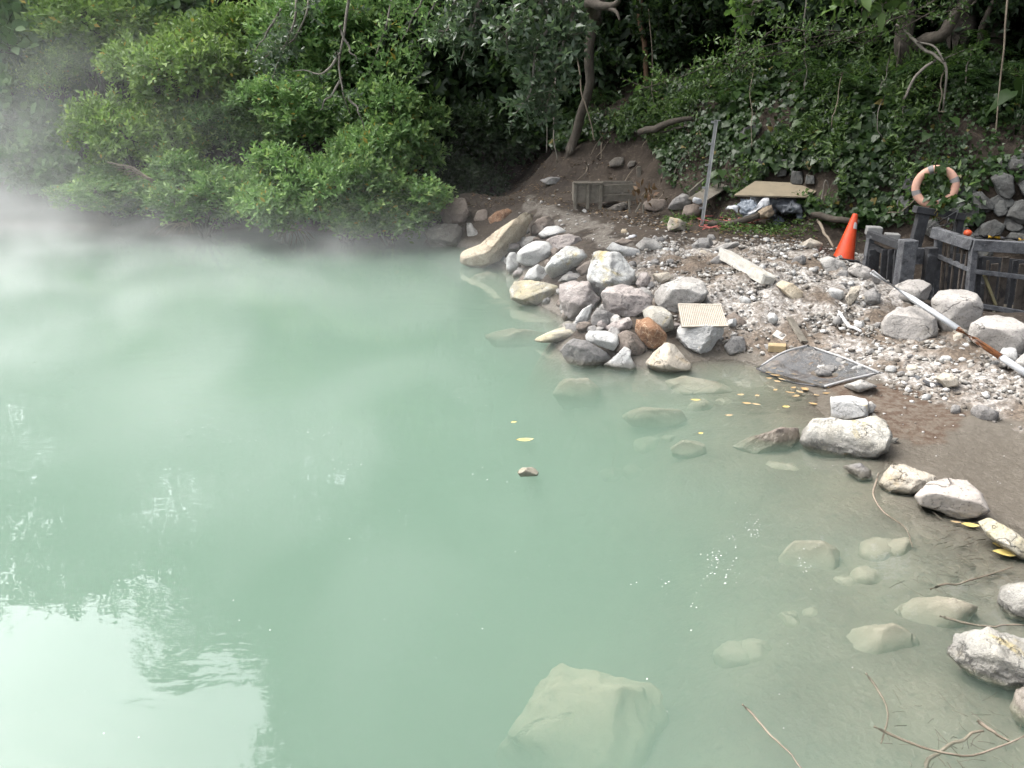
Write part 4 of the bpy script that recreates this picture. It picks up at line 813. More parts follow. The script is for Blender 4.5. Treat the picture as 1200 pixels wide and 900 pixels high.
hanging("low limb with fine light green leaves spreading over the ivy slope", "branch", [[(1150, -30), (1060, 20), (985, 35), (900, 55), (800, 85), (745, 108)], [(1060, 20), (960, 60), (880, 75), (820, 100)], [(1110, 0), (1040, 40), (1000, 48), (930, 70)], [(1160, -20), (1130, 10), (1075, 18), (1010, 20)], [(990, 34), (930, 35), (860, 50)]], 12.4, 45, "fine", L=.085, W=.032, nclump=15, tl=.22, m=9, side=.34, r0=.013, bark=BARK, wob=.12)
hanging("pale leafy twigs over the shaded shrub on the left bank", "branch", [[(352, -40), (345, 20), (330, 60), (318, 92)], [(365, -30), (360, 10), (340, 50), (300, 78)], [(330, 10), (312, 40), (300, 60)]], 15.6, 46, "grey", L=.12, W=.055, nclump=13, tl=.2, side=.3)
hanging("bare pale branch hanging down over the left bank", "branch", [[(412, -30), (405, 30), (396, 70), (404, 110), (414, 140)], [(398, 62), (380, 85), (345, 82)], [(400, 90), (385, 115), (376, 130)], [(404, 110), (420, 130), (425, 150)], [(398, 30), (410, 60), (420, 70)]], 15.3, 47, "grey", L=.10, W=.045, nclump=3, tl=.2, side=.3)
hanging("dim grey green branches behind the longest hanging branch", "branch", [[(470, -40), (455, 20), (440, 70)], [(500, -40), (490, 10), (470, 50)], [(520, -30), (505, 15), (490, 60)]], 16.5, 48, "bank", L=.12, W=.055, nclump=12, tl=.25, side=.4)
hanging("few green twigs at the broken limb on the ivy slope", "branch", [[(1045, 60), (1035, 95), (1030, 112)], [(1060, 105), (1058, 130), (1056, 146)], [(1100, 70), (1130, 60), (1150, 62)]], 12.6, 49, "fine", L=.10, W=.05, nclump=9, tl=.12, side=.1, r0=.008)
# the trunk and bent limb of the big tree in the middle
def limbs(name, label, cat, lines, mat, loc_line=0):
    P3 = [(curve_pts([at_Y(px, py, Y) for px, py, Y in ln], 16, w, i), np.interp(np.linspace(0, 1, 16), np.linspace(0, 1, len(rd)), rd)) for i, (ln, rd, w) in enumerate(lines)]
    o0 = P3[0][0][0]; b = MB()
    for q, rd in P3: b.tube(q - o0, rd, 9)
    if cat == "tree":
        t = empty("tree", o0, label, cat); b.build("trunk", mat, t, True); return t
    o = b.build(name, mat, None, True); o.location = tuple(o0); return tag(o, label, cat)
limbs("tree_trunk", "dark trunk with a bent limb above the end of the path", "tree", [([(668, 190, 17), (678, 130, 16.6), (694, 60, 16.2), (702, -30, 16), (700, -120, 16)], (.10, .09, .10, .11), .1), ([(700, 25, 16.1), (690, 2, 15), (704, 8, 14.6), (720, 6, 14.4), (728, -4, 14.2)], (.11, .09, .06, .03), .02), ([(712, 10, 14.5), (722, 14, 14.3), (726, 24, 14.2)], (.04, .03, .015), .01)], BARK)
limbs("tree_trunk", "slender reddish trunk standing upright in the dark wood", "tree", [([(757, 130, 17.5), (754, 60, 17.4), (751, -10, 17.3), (749, -90, 17.2)], (.05, .055, .05), .05)], worn_mat("reddish_bark", (.16, .085, .05), (.22, .13, .08), (.1, .06, .04), 5))
limbs("tree_trunk", "dark trunk hung with roots in the middle of the ivy slope", "tree", [([(1052, 175, 14.2), (1062, 110, 14.0), (1064, 60, 13.8), (1056, 10, 13.7), (1050, -80, 13.6)], (.17, .15, .14, .13), .06), ([(1046, 165, 13.9), (1052, 110, 13.7), (1056, 50, 13.5)], (.05, .05, .04), .05), ([(1040, 172, 13.7), (1044, 120, 13.6), (1054, 50, 13.5)], (.03, .025, .02), .05), ([(1064, 60, 13.8), (1100, 40, 13.4), (1128, 5, 13.2), (1150, -40, 13)], (.11, .09, .08), .05)], BARK)
limbs("tree_trunk", "leaning dark trunk near the top right corner", "tree", [([(1155, 120, 15), (1162, 60, 14.6), (1175, 0, 14.3), (1190, -80, 14)], (.16, .15, .14), .08), ([(1140, 90, 14.6), (1150, 40, 14.2), (1168, -10, 14)], (.06, .05, .04), .05)], BARK)
limbs("fallen_branch", "broken pale limb hooked down in front of the ivy slope", "branch", [([(1052, 28, 12.9), (1078, 55, 12.5), (1098, 64, 12.3), (1108, 84, 12.2), (1104, 130, 12.3)], (.025, .024, .02, .012), .02), ([(1096, 72, 12.3), (1080, 82, 12.25), (1068, 98, 12.2), (1060, 116, 12.2)], (.022, .02, .018), .01), ([(1075, 50, 12.5), (1095, 55, 12.3), (1106, 72, 12.2)], (.015, .014, .012), .01)], BARKG)
limbs("fallen_branch", "bare brown log lying across the earth bank above the stones", "log", [([(746, 156, 15.9), (765, 150, 15.6), (785, 144, 15.4), (810, 140, 15.2)], (.06, .07, .06, .04), .03), ([(772, 156, 15.6), (790, 152, 15.4), (806, 147, 15.2)], (.03, .03, .02), .02)], BARK)
limbs("fallen_branch", "grey log lying in front of the plastic sheeting", "log", [([(826, 263, 12.55), (850, 262, 12.5), (876, 257, 12.5), (898, 251, 12.6)], (.055, .06, .055, .05), .02)], BARK)
limbs("fallen_branch", "dark log half hidden in the weeds left of the cone", "log", [([(948, 252, 12.3), (965, 253, 12.2), (985, 258, 12.0), (1005, 262, 11.9)], (.05, .055, .05, .04), .02)], BARK)
limbs("fallen_branch", "thin broken stick leaning behind the cone", "branch", [([(958, 258, 11.8), (966, 272, 11.5), (976, 290, 11.2)], (.022, .02, .014), .01)], TWIG)
limbs("fallen_branch", "grey stick poking out from under the plywood board", "branch", [([(952, 243, 12.9), (965, 237, 12.8), (980, 231, 12.7)], (.022, .02, .016), .01)], BARKG)
# hanging roots and creepers
lines = [((1182, -20), (1178, 30), (1170, 100), (1163, 185), .014, 12.0, "long bare creeper hanging from the top right corner to the ivy wall"), ((945, -20), (942, 30), (944, 70), (944, 105), .012, 12.6, "thin creeper hanging straight down left of the rooted trunk"),
         ((988, 84), (983, 105), (978, 130), (974, 150), .010, 13.0, "thin slanting creeper at the middle of the ivy slope"), ((1138, 55), (1136, 80), (1130, 120), (1126, 150), .012, 12.8, "brown creeper hanging right of the broken limb"),
         ((1108, 84), (1104, 100), (1100, 125), (1105, 134), .011, 12.4, "knotted creeper dangling from the broken limb"), ((655, 60), (651, 100), (649, 150), (652, 190), .013, 15.6, "root hanging below the long grey green branch"),
         ((675, 60), (683, 110), (690, 140), (696, 165), .016, 15.8, "crooked root hanging beside the dark trunk"), ((634, 70), (640, 110), (641, 160), (640, 180), .010, 16, "straight root hanging in the black hollow"),
         ((760, 10), (764, 60), (765, 110), (768, 140), .008, 16.5, "fine creeper right of the reddish trunk"), ((1035, 110), (1028, 150), (1036, 165), (1044, 178), .008, 12.7, "curled root at the foot of the rooted trunk"),
         ((884, 60), (880, 110), (882, 150), (880, 172), .008, 13.4, "fine creeper over the ivy left of the rooted trunk"), ((962, 240), (966, 210), (974, 232), (978, 246), .012, 12.7, "dead stem looping down beside the plywood board"),
         ((1085, 200), (1075, 230), (1060, 246), (1040, 250), .010, 11.8, "bare stem trailing across the ivy to the left of the ring")]
for k, (a, b_, c, d, r0, Y, lab) in enumerate(lines):
    q = curve_pts([at_Y(p[0], p[1], Y) for p in (a, b_, c, d)], 18, .035, 60 + k); o = MB().tube(q - q[0], np.linspace(r0, r0 * .7, 18), 6).build("hanging_root", BARKG if k % 2 else TWIG, None, True); o.location = tuple(q[0]); tag(o, lab, "creeper")
# dry twigs fanning over the water below the left shrubs
for k, (cx, cy_, ex, n_, lab) in enumerate([(222, 262, 1, 9, "fan of dead twigs dipping into the steam left of the middle shrub"), (345, 268, 0, 11, "fan of dead twigs drooping to the water below the dense shrub"), (180, 212, 2, 12, "spray of dry brown twigs inside the steam veiled shrub")]):
    b = MB(); o0 = at_Y(cx, cy_, 15.9)
    for i in range(n_):
        f = (i - n_ / 2) / n_ * 2
        e = at_Y(cx + f * 30 - (18 if ex == 1 else 0), cy_ + (20 - 8 * abs(f) if ex != 2 else -10 - i * 1.5), 15.7 + .3 * math.sin(i * 2.1)) if ex != 2 else at_Y(cx - 55 + i * 3, cy_ - 22 + i * 2.2, 15.7)
        q = curve_pts([o0, (o0 + e) / 2 + np.array([0, 0, .10]), e], 8, .04, 80 + i + k); b.tube(q - o0, np.linspace(.011, .004, 8), 4)
        for s in (3, 5): b.tube([q[s] - o0, q[s] + (q[s + 1] - q[s]) * 1.4 + rng.normal(size=3) * .08 - o0], [.005, .002], 3, False)
    o = b.build("dead_twigs", TWIG, None, True); o.location = tuple(o0); tag(o, lab, "twigs")
# --- ivy over the bank, as one spread of leaves following the ground
IVY = [(655, 178), (640, 160), (630, 110), (800, 118), (840, 100), (1000, 105), (1210, 95), (1290, 120), (1290, 250), (1205, 215), (1160, 210), (1150, 262), (1100, 275), (1070, 262), (1020, 268), (960, 268), (945, 245), (862, 232), (830, 246), (805, 228), (785, 215), (775, 185), (750, 160), (715, 172), (690, 165)]
X = rng.uniform(0.5, 11, 260000); Y = rng.uniform(10, 19.5, 260000); Z = ground(X, Y); Pp, dd = proj(np.stack([X, Y, Z], -1))
e = .06; nn = normals_at(X, Y, e); area = 1 / np.maximum(nn[:, 2], .12)
patch = fbm(np.stack([X * 1.1, Y * 1.1, Z * 1.1], -1), 3, 77); dens = np.clip(.55 + patch * 1.25, .14, 1); dens = np.where(Pp[:, 1] < 105, dens * .8, dens)
dens = np.where((Pp[:, 0] > 1105) & (Pp[:, 1] > 185), dens * 1.5, dens)
ok = ((in_poly(Pp, IVY)) | ((Pp[:, 1] < 125) & (Pp[:, 0] > 760))) & (dd > 0) & (rng.random(len(X)) < dens * area / area.max() * 2.2) & (Z > .75) & ~(in_poly(Pp, [(850, 200), (985, 203), (985, 236), (850, 245)]) & (Y < 13.75)); X, Y, Z, nn = X[ok], Y[ok], Z[ok], nn[ok]
n_ = len(X); P = np.stack([X, Y, Z], -1) + nn * (rng.random((n_, 1)) ** 1.5 * .20 + .02) + np.array([0, 0, 1]) * (np.maximum(patch[ok], 0) * .12)[:, None]
down = np.array([0, 0, -1.0]) - nn * (nn @ np.array([0, 0, -1.0]))[:, None]; D = unit(down) * .7 + rng.normal(size=(n_, 3)) * .5 + nn * .15; s_ = (.045 + .075 * rng.random(n_) ** 2) * (1 + .45 * np.clip(fbm(np.stack([X * .9, Y * .9, Z * .9], -1), 2, 131) * 1.6, -1, 1))
o = leaf_mesh("ivy", P, D, nn + np.array([0, -.35, .5]) + rng.normal(size=(n_, 3)) * .35, s_ * 1.15, s_, LM["ivy"], None, (rng.random(n_) ** 4), 'heart'); tag(o, "glossy heart leaved ivy carpeting the stone bank and slope", kind="stuff")
k = (fbm(np.stack([X * 1.4, Y * 1.4, Z * 1.4], -1), 2, 177) > .08) & (rng.random(n_) < .8); P2 = P[k] + nn[k] * (.03 + .12 * rng.random((k.sum(), 1))); n2 = len(P2)
o = leaf_mesh("undergrowth", P2, rng.normal(size=(n2, 3)) * .8 + np.array([0, -.3, .5]), nn[k] + rng.normal(size=(n2, 3)) * .6 + np.array([0, -.2, .4]), .12 * rng.uniform(.5, 1.4, n2), .04 * rng.uniform(.6, 1.4, n2), LM["fine"], None, rng.random(n2) ** 3, 'kite'); tag(o, "narrow leaved weeds growing up through the ivy in patches", kind="stuff")
# low weeds on the mud near the foot of the bank
WE = [(770, 256), (850, 248), (940, 250), (1020, 258), (1010, 285), (960, 285), (930, 280), (860, 276), (790, 276)]
X, Y, Z = scatter_xy(WE, 3800); pt = fbm(np.stack([X * 2, Y * 2, Z], -1), 2, 5); k = pt > -.15; X, Y, Z = X[k], Y[k], Z[k]; n_ = len(X)
D = rng.normal(size=(n_, 3)) * np.array([1, 1, .3]) + np.array([0, 0, .45]); o = leaf_mesh("weeds", np.stack([X, Y, Z + rng.random(n_) * .12], -1), D, rng.normal(size=(n_, 3)) * .4 + np.array([0, 0, 1]), .07 * rng.uniform(.6, 1.3, n_), .035, LM["fine"], None, rng.random(n_) ** 3, 'kite'); tag(o, "low green weeds on the mud in front of the sheeting", kind="stuff")
# dead leaves and sticks on the shaded soil
X, Y, Z = scatter_xy([(490, 185), (700, 185), (760, 230), (950, 255), (990, 290), (900, 285), (760, 268), (640, 240), (540, 245)], 1500, y1=24); n_ = len(X)
dm = leaf_mat("dead_leaf", (.16, .10, .055), (.26, .18, .10), (.3, .2, .1), .1)
D = rng.normal(size=(n_, 3)) * np.array([1, 1, .15]); o = leaf_mesh("dead_leaves", np.stack([X, Y, Z + .012], -1), D, rng.normal(size=(n_, 3)) * .25 + np.array([0, 0, 1]), .07 * rng.uniform(.5, 1.3, n_), .035, dm); tag(o, "dead brown leaves littering the shaded soil", kind="stuff")
b = MB()
X, Y, Z = scatter_xy([(660, 150), (800, 150), (830, 215), (740, 240), (690, 225)], 130, y1=20)
for k in range(len(X)):
    a = rng.uniform(0, 6.28); L_ = rng.uniform(.25, .9); d = np.array([math.cos(a) * .5, math.sin(a) * .3 - .35, -.6]) * L_; q = np.array([X[k], Y[k], Z[k] + .06]); b.tube(curve_pts([q, q + d * .5 + rng.normal(size=3) * .05, q + d], 6, .03, k), np.linspace(.012, .005, 6), 4)
o = b.build("fallen_twigs", TWIG, None, True); tag(o, "tangle of dead roots and twigs on the earth bank", kind="stuff")
# --- ferns and broad leaved plants on the slope
def make_fern(seed, label, group):
    r_ = np.random.default_rng(seed); root = empty("fern", (0, 0, 0), label, "fern", group); PP, DD, NN, LL = [], [], [], []; b = MB()
    for k in range(11):
        a = k * 2.4 + r_.uniform(-.3, .3); ln = r_.uniform(.55, 1.0); el = r_.uniform(.5, 1.1); h = np.array([math.cos(a), math.sin(a), 0])
        q = curve_pts([np.zeros(3), h * ln * .4 + np.array([0, 0, ln * .45 * el]), h * ln * .95 + np.array([0, 0, ln * .25 * el])], 16, .02, seed + k); b.tube(q, np.linspace(.008, .003, 16), 4)
        for i in range(2, 16):
            t = unit(q[min(i + 1, 15)] - q[i - 1]); s = unit(np.cross(t, [0, 0, 1.0])); w = .20 * math.sin(math.pi * min(1, (16 - i) / 15 * .85 + .08)) * ln
            for sg in (-1, 1): PP.append(q[i]); DD.append(s * sg + t * .35 + np.array([0, 0, -.15])); NN.append(np.array([0, 0, 1.0])); LL.append(w)
    b.build("stems", LM["dark"], root); leaf_mesh("fronds", np.array(PP), np.array(DD), np.array(NN), np.array(LL), .045, LM["fern"], root); return root
GF = "ferns on the shaded slope"; f1 = make_fern(91, "arching green fern on the shaded slope above the ivy", GF); f2 = make_fern(92, "arching green fern on the shaded slope above the ivy", GF)
for k, (px, py, s) in enumerate([(745, 95, 1.1), (790, 85, 1.2), (830, 95, 1.3), (860, 75, 1.3), (905, 95, 1.1), (960, 110, 1.0), (820, 60, 1.5), (775, 120, .9), (1000, 120, .9), (1090, 110, 1.0), (1150, 110, 1.0), (1120, 85, 1.2), (845, 130, .8), (780, 160, .7), (700, 130, 1.0), (660, 160, .9), (1185, 120, 1.0)]):
    h = hit(px, py); put(f1 if k % 2 else f2, h[0], h[1], h[2] + .1, s, first=k < 2)
def make_taro(seed, n_, L, label, group=None):
    r_ = np.random.default_rng(seed); root = empty("leafy_plant", (0, 0, 0), label, "plant", group); P, D, NN = [], [], []; b = MB()
    for k in range(n_):
        a = k * 2.4 + r_.uniform(-.4, .4); h = np.array([math.cos(a), math.sin(a), 0]); e = h * r_.uniform(.08, .3) * L / .2 + np.array([0, 0, r_.uniform(.15, .6) * L / .2]); b.tube(curve_pts([np.zeros(3), e * np.array([.4, .4, .7]), e], 6), np.linspace(.008, .005, 6), 4)
        P.append(e); D.append(h * .8 + np.array([0, -.3, -.55])); NN.append(h * .4 + np.array([0, -.5, .9]))
    b.build("stems", LM["fern"], root, True); leaf_mesh("leaves", np.array(P), np.array(D), np.array(NN), L * r_.uniform(.7, 1.2, n_), L * .75, LM["ivy"], root, r_.random(n_) ** 2, 'heart'); return root
for k, (px, py, nl, L, lab) in enumerate([(955, 165, 7, .22, "tall plant with pale oval leaves standing out of the ivy"), (842, 228, 8, .20, "dark broad leaved plant between the pole and the plywood"), (1190, 150, 6, .30, "large leaved plant at the right edge above the wall"), (1100, 168, 7, .2, "heart leaved clump above the life ring"), (860, 140, 7, .2, "broad leaved clump high on the ivy slope"), (905, 90, 7, .22, "seven fingered leafy plant in the shade above the slope"), (720, 60, 9, .35, "large dim heart leaved plant behind the bent limb")]):
    o = make_taro(200 + k, nl, L, lab); h = hit(px, py + 8); o.location = tuple(h)
# ================================================================== things left on the shore
def plain(name, c, rough=.6, metal=0.0, spec=.4):
    m, n, l, p = new_mat(name); p.inputs["Base Color"].default_value = kk_(c) + (1,); p.inputs["Roughness"].default_value = rough; p.inputs["Metallic"].default_value = metal; p.inputs["Specular IOR Level"].default_value = spec; return m
ORANGE = worn_mat("cone_plastic", (.80, .085, .015), (.70, .06, .012), (.55, .07, .03), 7, .45, .1, stain=(.62, .17, .09), stain_amt=.45)
DARKR = worn_mat("dark_rubber", (.05, .05, .055), (.08, .08, .085), (.16, .15, .14), 12, .8, .3)
REFL = worn_mat("reflective_white", (.8, .8, .8), (.7, .7, .7), (.6, .58, .55), 20, .35, .05)
GALV = worn_mat("galvanised_steel", (.42, .43, .43), (.34, .35, .35), (.5, .5, .5), 14, .5, .1, metal=.35)
PLY = worn_mat("weathered_plywood", (.33, .275, .19), (.28, .235, .165), (.22, .185, .135), 5, .75, .2, stain=(.40, .34, .24), stain_amt=.3)
CHAR = worn_mat("tarred_timber", (.030, .031, .034), (.055, .057, .062), (.10, .10, .105), 9, .8, .5, stain=(.26, .27, .28), stain_amt=.22)
CHARG = worn_mat("grey_washed_timber", (.095, .10, .11), (.16, .165, .175), (.34, .345, .35), 11, .85, .7, stain=(.035, .035, .04), stain_amt=.5)
CHARB = worn_mat("brown_black_board", (.075, .062, .052), (.13, .11, .09), (.20, .18, .155), 8, .85, .6, stain=(.03, .028, .027), stain_amt=.35)
GREYW = worn_mat("grey_weathered_wood", (.21, .19, .155), (.15, .132, .105), (.28, .26, .22), 9, .85, .5)
# --- traffic cone
b0 = hit(988, 304)
cone = empty("traffic_cone", b0 + np.array([0, 0, -.005]), "orange traffic cone leaning on the rocks at the end of the fence", "traffic cone"); cone.rotation_euler = (R(-3), R(10), R(12))
bm = bmesh.new(); prof = [(.155, .028), (.15, .05), (.142, .07), (.04, .66), (.034, .68), (.02, .685)]
V = []; Fq = []
for k, (r_, z) in enumerate(prof):
    for i in range(32): V.append((r_ * math.cos(i * math.pi / 16), r_ * math.sin(i * math.pi / 16), z))
for k in range(len(prof) - 1):
    for i in range(32): Fq.append((k * 32 + i, k * 32 + (i + 1) % 32, (k + 1) * 32 + (i + 1) % 32, (k + 1) * 32 + i))
Fq.append(tuple(range((len(prof) - 1) * 32, len(prof) * 32)))
mesh_obj("body", V, Fq, ORANGE, cone, True)
V = []; Fq = []; m_ = 8
for k, z in enumerate((.47, .51, .55, .565)):
    w = (1.0, .9, .6, .25)[k]
    for i in range(m_): a = math.pi * 1.5 + .25 + (i / (m_ - 1) - .5) * 1.1 * w - .12 * k; r_ = .142 - (z - .07) / .59 * .102 + .0022; V.append((r_ * math.cos(a), r_ * math.sin(a), z))
for k in range(3):
    for i in range(m_ - 1): Fq.append((k * m_ + i, k * m_ + i + 1, (k + 1) * m_ + i + 1, (k + 1) * m_ + i))
mesh_obj("reflective_patch", V, Fq, REFL, cone)
MB().bar((-.17, 0, .014), (.17, 0, .014), .34, .028).build("base", DARKR, cone, bevel=.012)
# --- leaning metal pole with tabs
p0 = hit(822, 264); p1 = at_Y(839, 141, p0[1] + .12); ax = (p1 - p0) / np.linalg.norm(p1 - p0); p0 = p0 - ax * .15
pole = empty("metal_pole", p0, "thin galvanised metal pole leaning in the mud before the ivy", "pole")
pb = MB(); q = p1 - p0; pb.bar((0, 0, 0), q, .045, .006, (0, 1, 0)); pb.bar((.0225, -.02, 0), q + np.array([.0225, -.02, 0]), .006, .045, (0, 1, 0)); pb.build("upright", GALV, pole, bevel=.001)
for f in (.985, .80, .62, .42, .24): MB().bar(q * f + np.array([-.075, -.008, 0]), q * f + np.array([-.01, -.008, 0]), .008, .035, (0, 0, 1)).build("tab", GALV, pole, bevel=.002)
MB().bar(q + np.array([-.03, -.01, .004]), q + np.array([.075, -.01, -.004]), .03, .012).build("top_hook", GALV, pole, bevel=.002)
# --- plywood sheet over heaped sheeting
c4 = [at_Y(860, 228.5, 12.75), at_Y(945, 230.5, 12.7), at_Y(972, 216, 13.3), at_Y(885, 212, 13.5)]
nn_ = np.cross(c4[1] - c4[0], c4[3] - c4[0]); nn_ /= np.linalg.norm(nn_); o0 = c4[0]
V = [v - o0 for v in c4] + [v - o0 - nn_ * .022 for v in c4]
o = mesh_obj("plywood_board", V, [(0, 1, 2, 3), (7, 6, 5, 4), (0, 4, 5, 1), (1, 5, 6, 2), (2, 6, 7, 3), (3, 7, 4, 0)], PLY, loc=o0); tag(o, "flat plywood board laid like a roof over the plastic sheeting", "board")
def crumple(name, label, cat, mat, poly, Y=None, dy=0, depth=.8, seed=0, rough=.16, nrand=26):
    P = np.array(poly, float); c = P.mean(0); Y = Y or hit(c[0], P[:, 1].max() - 2)[1] + dy; C = at_Y(c[0], c[1], Y); f = unit(EYE - C); a = unit(np.cross([0, 0, 1], f)); b = np.cross(f, a); P2 = []
    for px, py in P:
        d = ray(px, py); q = EYE + d * (((C - EYE) @ f) / (d @ f)) - C; P2.append((q @ a, q @ b))
    Q, Fc = shape_rock(P2, depth * .5 * np.ptp(np.array(P2)[:, 1]), 500 + seed, (), nrand, rough, 4); W = Q[:, :1] * a + Q[:, 1:2] * b + Q[:, 2:] * f
    o = mesh_obj(name, W, Fc, mat, loc=C); return tag(o, label, cat)
TARP = worn_mat("dark_grey_tarp", (.10, .112, .13), (.17, .185, .205), (.30, .32, .34), 14, .35, .6, spec=.6); TARPB = worn_mat("blue_grey_tarp", (.20, .24, .29), (.29, .33, .38), (.42, .45, .48), 16, .4, .5, spec=.6)
WBAG = worn_mat("white_plastic_bag", (.72, .73, .75), (.58, .6, .63), (.42, .43, .45), 18, .35, .5, spec=.5); SACK = worn_mat("brown_sack", (.34, .27, .19), (.27, .21, .15), (.2, .16, .12), 12, .85, .5)
crumple("plastic_sheeting", "dark grey plastic sheeting heaped under the plywood board", "plastic sheet", TARP, [(863, 236), (880, 229), (915, 231), (945, 231), (950, 240), (935, 248), (915, 252), (880, 255), (865, 252)], Y=13.0, seed=1, rough=.22)
crumple("plastic_sheeting", "dark grey fold of sheeting lying right of the brown sack", "plastic sheet", TARP, [(905, 238), (925, 234), (942, 240), (940, 250), (925, 250), (912, 254)], Y=12.75, seed=2, rough=.22)
crumple("plastic_sheeting", "blue grey plastic sheet hanging at the left of the heap", "plastic sheet", TARPB, [(865, 236), (880, 232), (890, 236), (884, 252), (870, 254), (864, 248)], Y=12.72, seed=3, rough=.2)
crumple("plastic_sheeting", "torn blue grey piece of sheeting lying in front of the heap", "plastic sheet", TARPB, [(903, 256), (915, 251), (922, 256), (918, 267), (905, 266)], dy=.05, seed=4, rough=.2)
crumple("plastic_sheeting", "torn blue grey strip of sheeting right of the weeds", "plastic sheet", TARPB, [(931, 247), (938, 246), (943, 258), (938, 261), (933, 254)], dy=.05, seed=5, rough=.2)
crumple("plastic_bag", "white plastic bag draped down the middle of the heap", "plastic bag", WBAG, [(893, 231), (903, 231), (904, 240), (890, 246), (880, 254), (868, 256), (864, 252), (880, 250), (888, 240)], Y=12.6, seed=6, depth=.5)
crumple("plastic_bag", "white plastic flap sticking out to the left of the heap", "plastic bag", WBAG, [(847, 244), (852, 241), (864, 240), (868, 243), (864, 252), (862, 244), (850, 246)], Y=12.58, seed=7, depth=.5)
crumple("sack", "crumpled brown sack in front of the white plastic", "sack", SACK, [(887, 247), (895, 241), (907, 240), (910, 248), (902, 256), (890, 256)], Y=12.45, seed=8)
crumple("plastic_scrap", "bright yellow plastic scrap beside the foot of the pole", "plastic scrap", plain("yellow_plastic", (.62, .52, .05), .5), [(806, 254), (812, 252), (820, 255), (818, 259), (808, 259)], dy=.03, seed=9)
crumple("plastic_bottle", "small white plastic container behind the pole", "container", WBAG, [(811, 232), (815, 230), (823, 232), (823, 238), (818, 240), (812, 237)], Y=13.5, seed=10, rough=.08)
crumple("litter", "torn white and yellow litter on the path above the rubble", "litter", WBAG, [(735, 277), (742, 274), (749, 274), (744, 280), (738, 281)], dy=.02, seed=11, depth=.5)
crumple("litter", "crumpled cream wrapper on the path beside the white litter", "litter", worn_mat("cream_wrapper", (.5, .42, .30), (.42, .34, .23), (.3, .25, .18), 20, .6, .4), [(727, 269), (731, 267), (736, 270), (734, 275), (728, 276)], dy=.02, seed=12, depth=.6)
o = None; b = MB(); h0 = hit(850, 266); pink = plain("pink_twine", (.55, .16, .14), .7)
for k in range(16):
    a = hit(822 + rng.uniform(0, 62), 258 + rng.uniform(0, 14)); q = [a + np.array([rng.uniform(-.22, .22), rng.uniform(-.15, .15), .03 + rng.uniform(0, .06)]) for _ in range(4)]; b.tube(curve_pts(np.array(q) - h0, 10, .02, k), .006, 4)
o = b.build("twine", pink, None, True); o.location = tuple(h0); tag(o, "tangle of faded pink twine in the weeds below the sheeting", "twine")
# --- weathered planter box at the end of the path
pl0 = col_at(674, 14.75, g1(1.2, 14.75)); yb = 14.75; ztop = at_Y(690, 215.5, yb)[2]; zbot = at_Y(690, 239, yb)[2]; xa, xm, xb, xe = (at_Y(px, 225, yb)[0] for px in (674, 689, 704, 747))
box = empty("planter_box", (xa, yb, zbot), "weathered wooden planter box with two front panels at the end of the path", "planter box"); H_ = ztop - zbot
def bb(name, a, b_, w, h, mat=GREYW, bev=.006, up=(0, 0, 1)): return MB().bar(np.array(a), np.array(b_), w, h, up).build(name, mat, box, bevel=bev)
W1, W2, W3 = xm - xa, xb - xa, xe - xa
for k, (u, v) in enumerate(((.03, W1 - .03), (W1 + .03, W2 - .02))): bb("panel", (u, .02, H_ * .5), (v, .02, H_ * .5), .025, H_ * .9)
for u in (0, W1, W2): bb("post", (u, 0, -.1), (u, 0, H_), .06, .06, up=(0, 1, 0))
bb("rim", (-.04, 0, H_ + .018), (W2 + .04, 0, H_ + .018), .09, .03); bb("side_board", (W2, .03, H_ * .72), (W3, .12, H_ * .78), .03, H_ * .42); bb("side_board", (W2, .06, H_ * .25), (W3, .15, H_ * .3), .03, H_ * .35)
bb("backing", (0, .55, H_ * .5), (W3, .6, H_ * .5), .03, H_); bb("side_board", (0, .02, H_ * .5), (0, .55, H_ * .5), .03, H_ * .9)
def stick(name, label, cat, a, b_, w, h, mat, Y0, Y1=None, bev=.004, up=(0, 1, 0)):
    p, q = at_Y(*a, Y0), at_Y(*b_, Y1 or Y0); o = MB().bar((0, 0, 0), q - p, w, h, up).build(name, mat, None, bevel=bev); o.location = tuple(p); return tag(o, label, cat)
stick("wooden_post", "short grey wooden post standing behind the planter box", "post", (749, 220), (748.5, 195), .08, .05, GREYW, 15.6)
stick("stake", "thin pale stake standing upright before the row of stones", "stake", (737.5, 249), (737.5, 234), .035, .03, GREYW, 14.0)
stick("stake", "thin pale stake leaning left among the row of stones", "stake", (745, 249), (752, 237), .035, .03, GREYW, 13.95)
stick("stake", "short thin stake upright right of the leaning one", "stake", (754, 250), (754, 239), .03, .03, GREYW, 13.9)
stick("plank", "brown plank propped on the slope at the right end of the row of stones", "plank", (808, 228), (826, 212), .10, .04, GREYW, 13.9, 14.3)
stick("plank", "broad grey plank lying on the bank behind the metal pole", "plank", (815, 236), (846, 216), .30, .03, GREYW, 13.6, 14.1, up=(0, -.3, 1))
stick("plank", "small weathered plank lodged in the ivy near the right edge", "plank", (1141, 161), (1170, 158), .10, .03, GREYW, 12.9, 12.9, up=(0, -.4, 1))
b = MB(); h0 = at_Y(754, 226, 14.2); dl = leaf_mat("red_dead_leaf", (.22, .12, .07), (.30, .21, .13), (.32, .24, .15), .15); nd = 26
D = rng.normal(size=(nd, 3)) + np.array([0, -.4, .3]); o = leaf_mesh("dried_leaves", rng.normal(size=(nd, 3)) * np.array([.13, .06, .07]), D, rng.normal(size=(nd, 3)) + np.array([0, -.5, .6]), .15, .07, dl); o.location = tuple(h0); tag(o, "clump of reddish dead leaves lying on the row of stones", "dead leaves")
